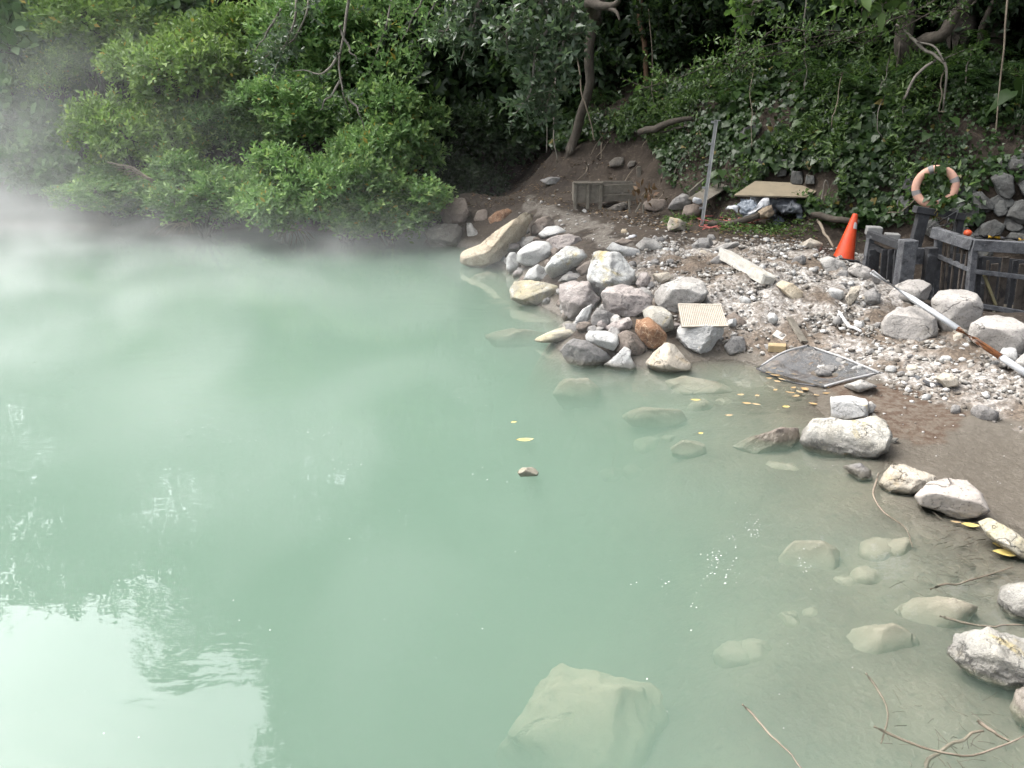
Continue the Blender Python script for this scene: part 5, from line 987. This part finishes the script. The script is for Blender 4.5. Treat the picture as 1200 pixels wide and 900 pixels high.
# --- slab, grate and bits on the rubble mound
CONC = worn_mat("pale_concrete", (.62, .60, .55), (.52, .50, .45), (.42, .40, .36), 12, .85, .6, stain=(.5, .44, .3), stain_amt=.15)
def rough_box(L, w, h, amp, seed, n=16):
    bm = bmesh.new(); bmesh.ops.create_cube(bm, size=1.0); bmesh.ops.subdivide_edges(bm, edges=bm.edges[:], cuts=n, use_grid_fill=True); V = np.array([v.co[:] for v in bm.verts]); F_ = [[v.index for v in f.verts] for f in bm.faces]; bm.free()
    r = np.maximum(np.abs(V) * 2, 0); e = np.sort(r, axis=1)[:, 1]; V = V * (1 - .06 * np.clip(e - .75, 0, 1)[:, None] * 2) * np.array([L, w, h]); q = V / max(w, h) + seed * 3.1
    V = V + amp * np.stack([fbm(q * 1.3 + k * 9, 4, seed + k) for k in range(3)], -1) + amp * .8 * unit(V) * (fbm(q * 4, 3, seed + 7))[:, None]; return V, F_
def slab(name, label, cat, a, b_, w, h, mat, up=(0, 0, 1), lift=.03, bev=.012, foot=0, w1=None):
    p, q = hit(*a), hit(*b_); p, q = at_Y(a[0], a[1], p[1] - foot), at_Y(b_[0], b_[1], q[1] - foot); up = np.array(up); o = MB().bar((0, 0, 0), q - p, w, h, up, w1).build(name, mat, None, bevel=bev); o.location = tuple(p + np.array([0, 0, lift])); return tag(o, label, cat)
pA, pB = hit(847, 306), hit(900, 338); L_ = np.linalg.norm(pB - pA); V, F_ = rough_box(L_, .19, .13, .007, 3); o = mesh_obj("concrete_slab", V, F_, CONC, loc=(pA + pB) / 2 + np.array([0, 0, .10])); dxy = pB - pA
o.rotation_euler = (R(-14), math.asin(-dxy[2] / L_) , math.atan2(dxy[1], dxy[0])); tag(o, "long white concrete slab lying tilted on top of the rubble mound", "slab")
slab("plank", "grey plank stub stuck in the rubble above the screen frame", "plank", (925, 378), (942, 406), .085, .03, GREYW, (.3, -.8, .6), .05, .004)
slab("wood_block", "light brown wooden block left of the screen frame", "wood block", (900, 409), (921, 410), .12, .08, worn_mat("tan_wood", (.46, .36, .20), (.38, .29, .16), (.3, .22, .13), 8, .8, .4), lift=.02, bev=.008)
slab("grooved_tile", "little grooved tile fragment lying in the rubble", "tile", (907, 393), (920, 400), .10, .025, CONC, (0, -.6, .8), .03, .004)
yf = at_Y(823, 383, 1)[1]; fz = hit(824, 398); Yf = fz[1] - .20
g4 = [at_Y(799, 383, Yf), at_Y(853, 382, Yf), at_Y(845, 357.5, Yf + .26), at_Y(794.5, 357, Yf + .26)]
grate = empty("drain_grate", g4[0], "cream ribbed drain grate lying on the square white rock", "grate"); V = [v - g4[0] for v in g4]; nn_ = unit(np.cross(V[1], V[3]))
CREAM = worn_mat("cream_plastic", (.66, .60, .50), (.58, .52, .43), (.45, .40, .33), 20, .6, .2); CREAMD = worn_mat("cream_plastic_groove", (.36, .32, .27), (.30, .27, .22), (.22, .2, .17), 20, .7, .2)
mesh_obj("plate", V + [v - nn_ * .022 for v in V], [(0, 1, 2, 3), (7, 6, 5, 4), (0, 4, 5, 1), (1, 5, 6, 2), (2, 6, 7, 3), (3, 7, 4, 0)], CREAMD, grate)
b = MB()
for k in range(24):
    f = (k + .5) / 24; b.bar(V[0] + (V[1] - V[0]) * f + nn_ * .004, V[3] + (V[2] - V[3]) * f + nn_ * .004, .0125, .014, nn_)
for f in (.0, 1.0): b.bar(V[0] + (V[3] - V[0]) * f + nn_ * .005, V[1] + (V[2] - V[1]) * f + nn_ * .005, .014, .018, nn_)
b.build("ribs", CREAM, grate)
WPL = worn_mat("white_plastic", (.70, .70, .70), (.6, .6, .6), (.45, .43, .4), 12, .45, .2)
q = np.array([hit(px, py) for px, py in ((981, 365), (985, 374), (993, 384), (1000, 388), (1008, 393))]); b = MB(); b.tube(curve_pts(q - q[0], 14, .01), np.r_[np.linspace(.012, .028, 7), np.linspace(.026, .012, 7)], 6); o = b.build("plastic_strip", WPL, None, True); o.location = tuple(q[0] + np.array([0, 0, .035])); tag(o, "torn white plastic strip lying on the rubble slope", "plastic scrap")
q = np.array([hit(px, py) for px, py in ((1062, 441), (1078, 447), (1095, 453), (1118, 455))]); b = MB(); b.tube(curve_pts(q - q[0], 14, .012), np.linspace(.022, .03, 14), 6); o = b.build("charred_branch", CHAR, None, True); o.location = tuple(q[0] + np.array([0, 0, .02])); tag(o, "charred black branch lying on the gravel below the boulders", "branch")
# --- screen frame half in the water
sc4 = [hit(887, 432), hit(946, 405), hit(1031, 437), hit(966, 453)]
for k, zz in enumerate((.012, .15, .11, .03)):
    px, py = ((887, 432), (946, 405), (1031, 437), (966, 453))[k]; sc4[k] = on_z(px, py, max(zz, sc4[k][2] + .02))
fr_ = empty("screen_frame", sc4[0], "bent dark mesh screen in a pale frame lying half in the water", "screen"); Q4 = [v - sc4[0] for v in sc4]; FRM = worn_mat("pale_grey_metal", (.46, .46, .46), (.36, .36, .355), (.24, .22, .2), 12, .55, .2)
def fbar(a, b_, bow): m_ = (Q4[a] + Q4[b_]) / 2 + np.array([0, 0, bow]); MB().tube(curve_pts([Q4[a], m_, Q4[b_]], 10), .013, 6).build("frame_bar", FRM, fr_, True)
fbar(0, 1, .05); fbar(1, 2, .015); fbar(2, 3, .01)
MB().tube([Q4[2], Q4[2] + (on_z(1046, 436, .12) - sc4[2])], .013, 6).build("frame_bar", FRM, fr_, True); MB().tube(curve_pts([Q4[3], (Q4[3] + Q4[0]) / 2 + np.array([0, 0, -.05]), Q4[0]], 8), .011, 6).build("frame_bar", DARKR, fr_, True)
m, n, l, p = new_mat("dark_netting"); p.inputs["Base Color"].default_value = (.10, .105, .11, 1); p.inputs["Roughness"].default_value = .6
geo = N(n, "NewGeometry"); nz = N(n, "TexNoise", i_Scale=9.0, i_Detail=4.0); l.new(geo.outputs["Position"], nz.inputs[0])
tr_ = N(n, "BsdfTransparent"); mx = N(n, "MixShader"); l.new(maprange(n, l, nz.outputs[0], .4, .65, .66, .28), mx.inputs[0]); l.new(tr_.outputs[0], mx.inputs[1]); l.new(p.outputs[0], mx.inputs[2]); l.new(mx.outputs[0], n["Material Output"].inputs["Surface"])
V = []; k_ = 14
for i in range(k_):
    for j in range(k_):
        u, v = i / (k_ - 1), j / (k_ - 1); w = (1 - u) * (1 - v) * Q4[0] + u * (1 - v) * Q4[1] + u * v * Q4[2] + (1 - u) * v * Q4[3]
        V.append(w + np.array([0, 0, -.05 * math.sin(math.pi * u) * math.sin(math.pi * v) + .05 * 4 * u * (1 - u) * (1 - v) ** 2]))
mesh_obj("netting", V, [(i * k_ + j, i * k_ + j + 1, (i + 1) * k_ + j + 1, (i + 1) * k_ + j) for i in range(k_ - 1) for j in range(k_ - 1)], m, fr_, True)
# --- white pipe with a rusty end
Y0_, Y1_ = 8.7, hit(1203, 442)[1] - .12
pa, pb_ = at_Y(1022, 319, Y0_), at_Y(1204, 443, Y1_); pb_ = pb_ + np.array([0, 0, .03])
pip = empty("pipe", pa, "long white pipe with a rusty end leaning down over the boulders", "pipe"); d_ = pb_ - pa; L_ = np.linalg.norm(d_)
WP = worn_mat("white_paint_pipe", (.66, .68, .70), (.58, .60, .62), (.46, .44, .42), 6, .45, .1); RUST = worn_mat("rusted_steel", (.30, .115, .035), (.20, .075, .03), (.09, .04, .025), 9, .9, .5, stain=(.6, .56, .5), stain_amt=.1)
MB().tube([d_ * f for f in (0, .3, .6)], .031, 14).build("white_section", WP, pip, True); MB().tube([d_ * f for f in (.6, .7, .855)], .0295, 14).build("rusty_section", RUST, pip, True); MB().tube([d_ * f for f in (.855, .86, 1.0)], .034, 14).build("end_sleeve", WP, pip, True)
MB().tube([d_ * f for f in (-.003, .012)], .0318, 14).build("rusty_rim", RUST, pip, True)
# --- dark timber fence
def fence(name, label, cat): o = empty(name, (0, 0, 0), label, cat); o["_pts"] = 0; del o["_pts"]; return o
def fb(par, name, a, b_, w, h, mat, Ya, Yb=None, up=(0, -1, 0), bev=.006):
    p, q = at_Y(*a, Ya), at_Y(*b_, Yb or Ya); o0 = np.array(par.location); return MB().bar(p - o0, q - o0, w, h, up).build(name, mat, par, bevel=bev)
YL, YM, YR = 10.35, 9.75, 9.6
fe = empty("timber_fence", at_Y(1137, 355, YM), "grey black timber fence with a bent top rail behind the round boulders", "fence")
fb(fe, "top_rail", (1094, 272), (1141, 287), .10, .14, CHARG, YL, YM, (0, 0, 1)); fb(fe, "top_rail", (1139, 287), (1230, 292), .11, .14, CHARG, YM, YR, (0, 0, 1))
fb(fe, "post", (1100, 278), (1094.5, 352), .075, .09, CHARG, YL); fb(fe, "post", (1141, 290), (1134, 362), .075, .09, CHARG, YM); fb(fe, "post", (1222, 292), (1206, 380), .09, .09, CHARG, YR)
fb(fe, "middle_rail", (1100, 300), (1139, 317), .06, .055, CHARG, YL - .02, YM - .02, (0, 0, 1)); fb(fe, "middle_rail", (1142, 318), (1226, 328), .06, .055, CHARG, YM - .02, YR - .02, (0, 0, 1)); fb(fe, "bottom_rail", (1136, 356), (1218, 370), .06, .06, CHARG, YM - .02, YR - .02, (0, 0, 1))
for i, (tx, bx, ty, by) in enumerate([(1108, 1103, 286, 343), (1112.5, 1107, 287, 345), (1119.5, 1113, 289, 347), (1128, 1121.5, 293, 350), (1134, 1126, 295, 351)]): fb(fe, "baluster", (tx, ty), (bx, by), .026, .03, CHARB, YL + (YM - YL) * (tx - 1100) / 40 - .005)
for i, (tx, bx, w) in enumerate([(1149, 1144, .05), (1158, 1153, .03), (1166, 1158, .09), (1179, 1170, .09), (1190, 1181, .06), (1199, 1190, .09), (1209, 1199, .09)]): fb(fe, "board", (tx, 301 + (i % 3) * 4), (bx, 366 + i * 1.4), w, .025, CHARB if i % 4 else CHAR, YM + .07)
fb(fe, "brace", (1153, 322), (1167, 358), .035, .03, worn_mat("yellowed_batten", (.35, .31, .16), (.28, .25, .14), (.2, .18, .12), 8, .8, .4), YM + .03)
# added dark sheet standing in for the dark gap behind the open rails
fb(fe, "backing", (1105, 322), (1240, 336), .03, .62, CHAR, 10.55, 10.1, (0, 0, 1))
gp = empty("gate_posts", at_Y(1064, 350, 10.1), "low black gate with thick square posts between the cone and the fence", "gate")
fb(gp, "post", (1021, 274), (1012, 330), .08, .10, CHARG, 10.75); fb(gp, "post", (1064.5, 281), (1055, 350), .19, .19, CHARG, 10.15, bev=.01); fb(gp, "post", (1092, 290), (1084, 352), .13, .12, CHAR, 10.2); 
fb(gp, "top_rail", (1018, 274), (1058, 289), .10, .09, CHAR, 10.7, 10.2, (0, 0, 1)); fb(gp, "middle_rail", (1022, 288), (1057, 304), .06, .07, CHAR, 10.7, 10.2, (0, 0, 1)); fb(gp, "cross_board", (1070, 300), (1090, 300), .04, .22, CHARG, 10.25, 10.3, (0, 0, 1))
for tx in (1025, 1040, 1048, 1055): fb(gp, "board", (tx, 292), (tx - 5, 350), .15, .025, CHAR, 10.6 - (tx - 1025) * .012)
GBLK = worn_mat("grey_concrete", (.34, .34, .33), (.26, .26, .25), (.18, .18, .17), 10, .9, .6)
for px, py, w, lab in ((1024, 270, 18, "pale concrete block behind the left end of the gate"), (1045, 278, 17, "pale concrete block behind the middle of the gate")):
    p = at_Y(px - w / 2, py, 10.95); q = at_Y(px + w / 2, py + 1, 10.9); o = MB().bar((0, 0, 0), q - p, .18, .12).build("concrete_block", GBLK, None, bevel=.012); o.location = tuple(p); tag(o, lab, "block")
bf = empty("black_frame", at_Y(1075, 290, 10.7), "black timber frame with wire stays below the life ring", "frame")
fb(bf, "post", (1083, 246), (1070, 296), .15, .10, CHAR, 10.7); fb(bf, "post", (1126, 250), (1118, 296), .09, .09, CHAR, 10.75); fb(bf, "crossbar", (1072, 245), (1129, 254), .12, .09, CHAR, 10.68, 10.72, (0, 0, 1))
o0 = np.array(bf.location); WIRE = plain("grey_wire", (.32, .32, .31), .5)
for a, b_ in (((1087, 268), (1123, 246)), ((1123, 246), (1115, 272)), ((1112, 255), (1106, 270)), ((1088, 268), (1114, 262))): MB().tube([at_Y(*a, 10.6) - o0, at_Y(*b_, 10.6) - o0], .011, 6).build("wire_stay", WIRE, bf, True)
# --- life ring
C = at_Y(1096, 219, 10.78); f = unit(EYE - C + np.array([0, 0, .3])); a = unit(np.cross([0, 0, 1], f)); b_ = np.cross(f, a)
ring = empty("life_ring", C, "faded salmon pink life ring hung on the ivy above the black frame", "life ring"); RING = worn_mat("faded_ring_cover", (.66, .38, .28), (.60, .33, .24), (.50, .31, .24), 7, .6, .2, stain=(.66, .42, .33), stain_amt=.3); BAND = worn_mat("grey_band", (.22, .21, .21), (.30, .29, .28), (.15, .14, .14), 14, .7, .2)
def torus(R0, r0, t0, t1, nu, nv=14, fl=.75):
    V = []; F_ = []; full = abs(t1 - t0 - 2 * math.pi) < 1e-6
    for i in range(nu + (0 if full else 1)):
        t = t0 + (t1 - t0) * i / nu; d = a * math.cos(t) + b_ * math.sin(t)
        for j in range(nv): s = 2 * math.pi * j / nv; V.append(d * (R0 + r0 * math.cos(s)) + f * r0 * fl * math.sin(s))
    for i in range(nu):
        i2 = (i + 1) % nu if full else i + 1
        for j in range(nv): F_.append((i * nv + j, i2 * nv + j, i2 * nv + (j + 1) % nv, i * nv + (j + 1) % nv))
    return V, F_
R0 = 20.2 / 900 * ((C - EYE) @ FWD); V, F_ = torus(R0, .054, 0, 2 * math.pi, 64); mesh_obj("ring", V, F_, RING, ring, True)
for t in (.42, 1.95, 3.52, 5.2): V, F_ = torus(R0, .0565, t - .13, t + .13, 6); mesh_obj("band", V, F_, BAND, ring, True)
n_ = 70; th = rng.uniform(0, 6.28, n_); rr = np.sqrt(rng.random(n_)) * .24; P = a[None] * (np.cos(th) * rr)[:, None] + b_[None] * (np.sin(th) * rr)[:, None] + f[None] * rng.uniform(-.06, .05, (n_, 1)); m2 = 34
th2 = rng.uniform(-1.5, -.5, m2); P2 = a[None] * (np.cos(th2) * rng.uniform(.22, .36, m2))[:, None] + b_[None] * (np.sin(th2) * rng.uniform(.2, .36, m2))[:, None] + f[None] * rng.uniform(.05, .10, (m2, 1)); th3 = rng.uniform(1.2, 1.7, 10)
P3 = a[None] * (np.cos(th3) * rng.uniform(.2, .3, 10))[:, None] + b_[None] * (np.sin(th3) * rng.uniform(.2, .32, 10))[:, None] + f[None] * rng.uniform(.05, .09, (10, 1)); P = np.concatenate([P, P2, P3]); n_ = len(P)
o = leaf_mesh("creeper_leaves", P, rng.normal(size=(n_, 3)) * .6 + np.array([0, 0, -.5]), f[None] + rng.normal(size=(n_, 3)) * .4, .11 * rng.uniform(.6, 1.2, n_), .085, LM["ivy"], None, rng.random(n_) ** 2, 'heart'); o.location = tuple(C); tag(o, "ivy sprig growing through the middle of the life ring", "ivy")
# --- dry stone wall showing through the ivy on the right
WALL = [[(1127, 262), (1133, 245), (1148, 244), (1147, 256), (1139, 266)], [(1132, 240), (1140, 226), (1150, 224), (1166, 240), (1164, 247), (1150, 246)], [(1160, 208), (1170, 200), (1188, 206), (1190, 226), (1184, 234), (1170, 230)], [(1177, 252), (1182, 236), (1196, 233), (1215, 240), (1212, 262), (1195, 264)],
        [(1143, 276), (1150, 262), (1166, 257), (1180, 264), (1172, 276), (1158, 280)], [(1174, 282), (1184, 272), (1200, 274), (1215, 280), (1200, 290)], [(1192, 216), (1206, 206), (1225, 212), (1222, 232), (1200, 231)], [(1050, 238), (1056, 228), (1066, 234), (1064, 250), (1054, 254)], [(1056, 222), (1062, 206), (1072, 212), (1070, 226)], [(1080, 272), (1086, 258), (1098, 256), (1104, 270), (1096, 282)],
        [(1178, 198), (1184, 186), (1200, 186), (1206, 200), (1192, 204)], [(1120, 285), (1130, 272), (1142, 276), (1144, 290), (1128, 294)], [(880, 206), (888, 186), (900, 186), (902, 206)], [(910, 208), (914, 188), (922, 186), (922, 206)], [(925, 218), (928, 200), (940, 201), (942, 216)], [(943, 216), (945, 204), (954, 206), (955, 216)], [(862, 160), (872, 150), (892, 144), (890, 158), (872, 164)], [(1020, 262), (1024, 250), (1038, 252), (1038, 264)]]
for _ in range(34):
    px, py = rng.uniform(1115, 1235), rng.uniform(188, 296); w_, h_ = rng.uniform(9, 17), rng.uniform(7, 12); qa = np.linspace(0, 6.28, 8)[:-1] + rng.uniform(-.25, .25, 7); WALL.append([(px + w_ * math.cos(t), py + h_ * math.sin(t)) for t in qa])
b = MB()
for k, poly in enumerate(WALL):
    P = np.array(poly, float); c = P.mean(0); h = hit(*c); Y = h[1] - (.10 if k < 18 else .0); C2 = at_Y(*c, Y); f2 = unit(EYE - C2); a2 = unit(np.cross([0, 0, 1], f2)); b2 = np.cross(f2, a2); P2 = []
    for px, py in P: d = ray(px, py); q = EYE + d * (((C2 - EYE) @ f2) / (d @ f2)) - C2; P2.append((q @ a2, q @ b2))
    Q, Fc = shape_rock(P2, .17, 700 + k, [((0, .1, 1), .6)], 6, .05, 4, .55); b.add(C2 + Q[:, :1] * a2 + Q[:, 1:2] * b2 + Q[:, 2:] * f2, Fc)
wl0 = hit(1160, 270); o = b.build("stone_wall", rock_mat("dark_wall_stone", (.125, .128, .122), (.08, .08, .076), (.19, .19, .185), (.13, .12, .09), .3, 5), None, True, loc=wl0); tag(o, "rough grey stone wall showing through the ivy behind the fence", "stone wall")
# --- striped pole and float behind the fence
sp0, sp1 = at_Y(1143, 276, 10.35), at_Y(1245, 285, 10.2); st = empty("striped_pole", sp0, "black and yellow striped pole lying behind the fence", "pole"); YEL = worn_mat("yellow_paint", (.70, .42, .02), (.6, .36, .02), (.4, .28, .05), 10, .5, .1)
fs = [0, .14, .28, .49, .62, .83, 1.0]
for k in range(6): MB().tube([(sp1 - sp0) * fs[k], (sp1 - sp0) * fs[k + 1]], .024, 12).build("yellow_band" if k % 2 else "black_band", YEL if k % 2 else DARKR, st, True)
U, Fc = ico(3); c = at_Y(1134, 273, 10.5); o = mesh_obj("float_ball", np.vstack([U * .052 * np.array([1, 1, .92])]), Fc, plain("orange_float", (.75, .12, .04), .5), None, True, c)
fbm_ = MB().tube([(0, 0, .04), (0, 0, .062)], .014, 8); MBs = fbm_.build("stub", DARKR, o, True); tag(o, "small orange float ball behind the corner of the fence", "float")
# ================================================================== leaves, sticks, bubbles and modelled sky glints on and in the water
def float_leaf(px, py, L, W, col, label, group, yaw, z=.006, curl=.12):
    k = 9; V = []; F_ = []
    for i in range(k):
        u = i / (k - 1); w = W * math.sin(math.pi * min(max(u, .02), .98)) ** .8 * .5; zz = curl * L * (u - .5) ** 2
        for s in (-1, 0, 1): V.append(((u - .5) * L, s * w, zz + (abs(s) * .10 * W) + .001))
    for i in range(k - 1):
        for s in (0, 1): q = i * 3 + s; F_.append((q, q + 1, q + 4, q + 3))
    p = on_z(px, py, z); o = mesh_obj("fallen_leaf", V, F_, col, None, True, p); o.rotation_euler = (0, 0, yaw); return tag(o, label, "leaf", group)
YL_ = worn_mat("yellow_fallen_leaf", (.66, .50, .14), (.72, .58, .22), (.45, .34, .12), 25, .5, .1); OL_ = worn_mat("orange_fallen_leaf", (.46, .30, .14), (.50, .36, .18), (.3, .2, .1), 25, .55, .1); TL_ = worn_mat("tan_fallen_leaf", (.42, .30, .16), (.50, .38, .22), (.28, .19, .1), 25, .6, .1)
for px, py, L, W, c, lab, yw in [(615, 516, .15, .065, YL_, "yellow leaf floating alone on the open water", .1), (602, 495, .06, .03, YL_, "tiny yellow leaf floating just above the larger one", .3), (1137, 616, .11, .06, YL_, "yellow leaf floating beside the cracked boulder", -.25), (1120, 612, .07, .025, TL_, "narrow tan leaf floating left of the yellow one by the cracked boulder", -.3),
                               (1180, 649, .17, .085, YL_, "large golden leaf lying in the shallows at the right edge", -.15), (1172, 640, .09, .05, YL_, "smaller golden leaf standing on the large one at the right edge", -.7), (875, 473, .085, .05, OL_, "round orange leaf floating left of the white block", -.2), (886, 474, .08, .04, TL_, "tan leaf floating next to the round orange one", -.5),
                               (921, 477, .075, .045, YL_, "yellow leaf floating before the largest shore rock", .1), (815, 469, .10, .04, YL_, "yellow leaf floating right of the pyramid shaped rock", -.1), (821, 508, .05, .03, YL_, "tiny yellow leaf over the sunken rock in the shallows", .2), (854, 487, .08, .035, TL_, "dull leaf floating between the sunken rocks", .1)]:
    float_leaf(px, py, L, W, c, lab, None, yw)
for k in range(30):
    u = rng.random(); px, py = (900 + u * 75 + rng.normal() * 14, 436 + u * 32 + rng.normal() * 9)
    if k > 23: px, py = 860 + rng.random() * 100, 432 + rng.random() * 36
    h = hit(px, py); z = max(.006, h[2] + .012); tanl = rng.random() < .5
    float_leaf(px, py, rng.uniform(.05, .10), rng.uniform(.03, .05), TL_ if tanl else OL_, "pale tan leaf drifted against the shore by the screen frame" if tanl else "orange leaf drifted against the shore by the screen frame", "tan leaves drifted ashore" if tanl else "orange leaves drifted ashore", rng.uniform(-1, 1), z)
def sunk(label, pts, r0, z0, z1, name="sunken_stick", mat=None):
    q = np.array([on_z(px, py, z0 + (z1 - z0) * i / (len(pts) - 1)) for i, (px, py) in enumerate(pts)]); c = curve_pts(q - q[0], 18, .012, int(pts[0][0])); o = MB().tube(c, np.linspace(r0, r0 * .55, 18), 6).build(name, mat or TWIG, None, True); o.location = tuple(q[0]); return tag(o, label, "stick")
sunk("long curved stick sweeping along the bottom right corner", [(1025, 852), (1060, 868), (1110, 884), (1160, 880), (1200, 862)], .007, -.02, .01); sunk("thick pale stick rising out of the water in the bottom right corner", [(1080, 905), (1100, 880), (1130, 862), (1155, 857)], .011, -.09, -.01)
sunk("short pale twig crossing above the long curved stick", [(1145, 844), (1165, 858), (1182, 870)], .010, .01, -.01); sunk("thin straight twig floating at the bottom of the picture", [(872, 826), (905, 862), (940, 900)], .006, .004, .006)
sunk("forked twig beside the small dark blue rock", [(1030, 556), (1022, 580), (1035, 600), (1060, 618), (1068, 640)], .008, .02, -.03); sunk("dark twig slanting through the debris of the shallows", [(1015, 790), (1040, 830), (1032, 870)], .007, -.04, -.05); sunk("pale twig lying under the surface below the leaf debris", [(1090, 690), (1140, 680), (1185, 665)], .007, -.02, -.01); sunk("grey stick under the water above the long boulder", [(1100, 722), (1150, 732), (1200, 734)], .009, -.03, -.01)
b = MB(); h0 = on_z(1110, 660, -.04); deb = worn_mat("sodden_debris", (.13, .115, .085), (.19, .165, .12), (.08, .07, .05), 14, .8, .3)
for k in range(260):
    big = k % 7 == 0; px, py = rng.normal(1128, 34) , rng.normal(648, 26)
    if k > 215: px, py = rng.uniform(1040, 1200), rng.uniform(800, 900)
    h = on_z(px, py, -.03); zb = g1(h[0], h[1]); z = min(max(zb + .02, -.07), .015); a = rng.uniform(0, 3.14); L_ = rng.uniform(.03, .12) * (1.8 if big else 1); q = np.array([h[0], h[1], z]) - h0; d = np.array([math.cos(a), math.sin(a), rng.uniform(-.12, .12)]) * L_
    b.tube([q - d / 2, q + rng.normal(size=3) * .004, q + d / 2], rng.uniform(.0012, .003), 3, False)
o = b.build("sunken_debris", deb, None, False); o.location = tuple(h0); tag(o, "sodden twigs and needles lying in the shallows by the shore", kind="stuff")
b = MB(); foam_glints = plain("white_foam_glint", (.82, .84, .82), .5); U0, F0 = ico(1)
def speck(px, py, s, el=1.0):
    s *= .55; q = on_z(px, py, .0015); b.add(U0 * np.array([s * el, s, s * .35]) * rng.uniform(.7, 1.25, (len(U0), 1)) + q, F0)
for k in range(100): speck(rng.uniform(40, 1000), 450 + 420 * rng.random() ** 1.3, rng.uniform(.004, .009))
for cx, cy_, n__ in ((200, 487, 26), (240, 492, 16), (285, 515, 8), (540, 465, 14), (370, 510, 14), (400, 545, 10), (560, 560, 6)):
    for _ in range(n__): speck(cx + rng.normal() * 16, cy_ + rng.normal() * 7, rng.uniform(.005, .011))
for cx, cy_, n__ in ((884, 618, 26), (858, 632, 12), (838, 655, 22), (855, 668, 16), (779, 684, 6), (833, 672, 8), (945, 662, 12), (815, 700, 5)):  # glints of sky between the crowns, modelled as solid white flecks
    for _ in range(n__): speck(cx + rng.normal() * 5, cy_ + rng.normal() * 8, rng.uniform(.004, .010), rng.uniform(.6, 1.6))
o = b.build("foam_glints", foam_glints, None, True); tag(o, "tiny white bubbles and flecks of modelled sky glint scattered on the water", kind="stuff")
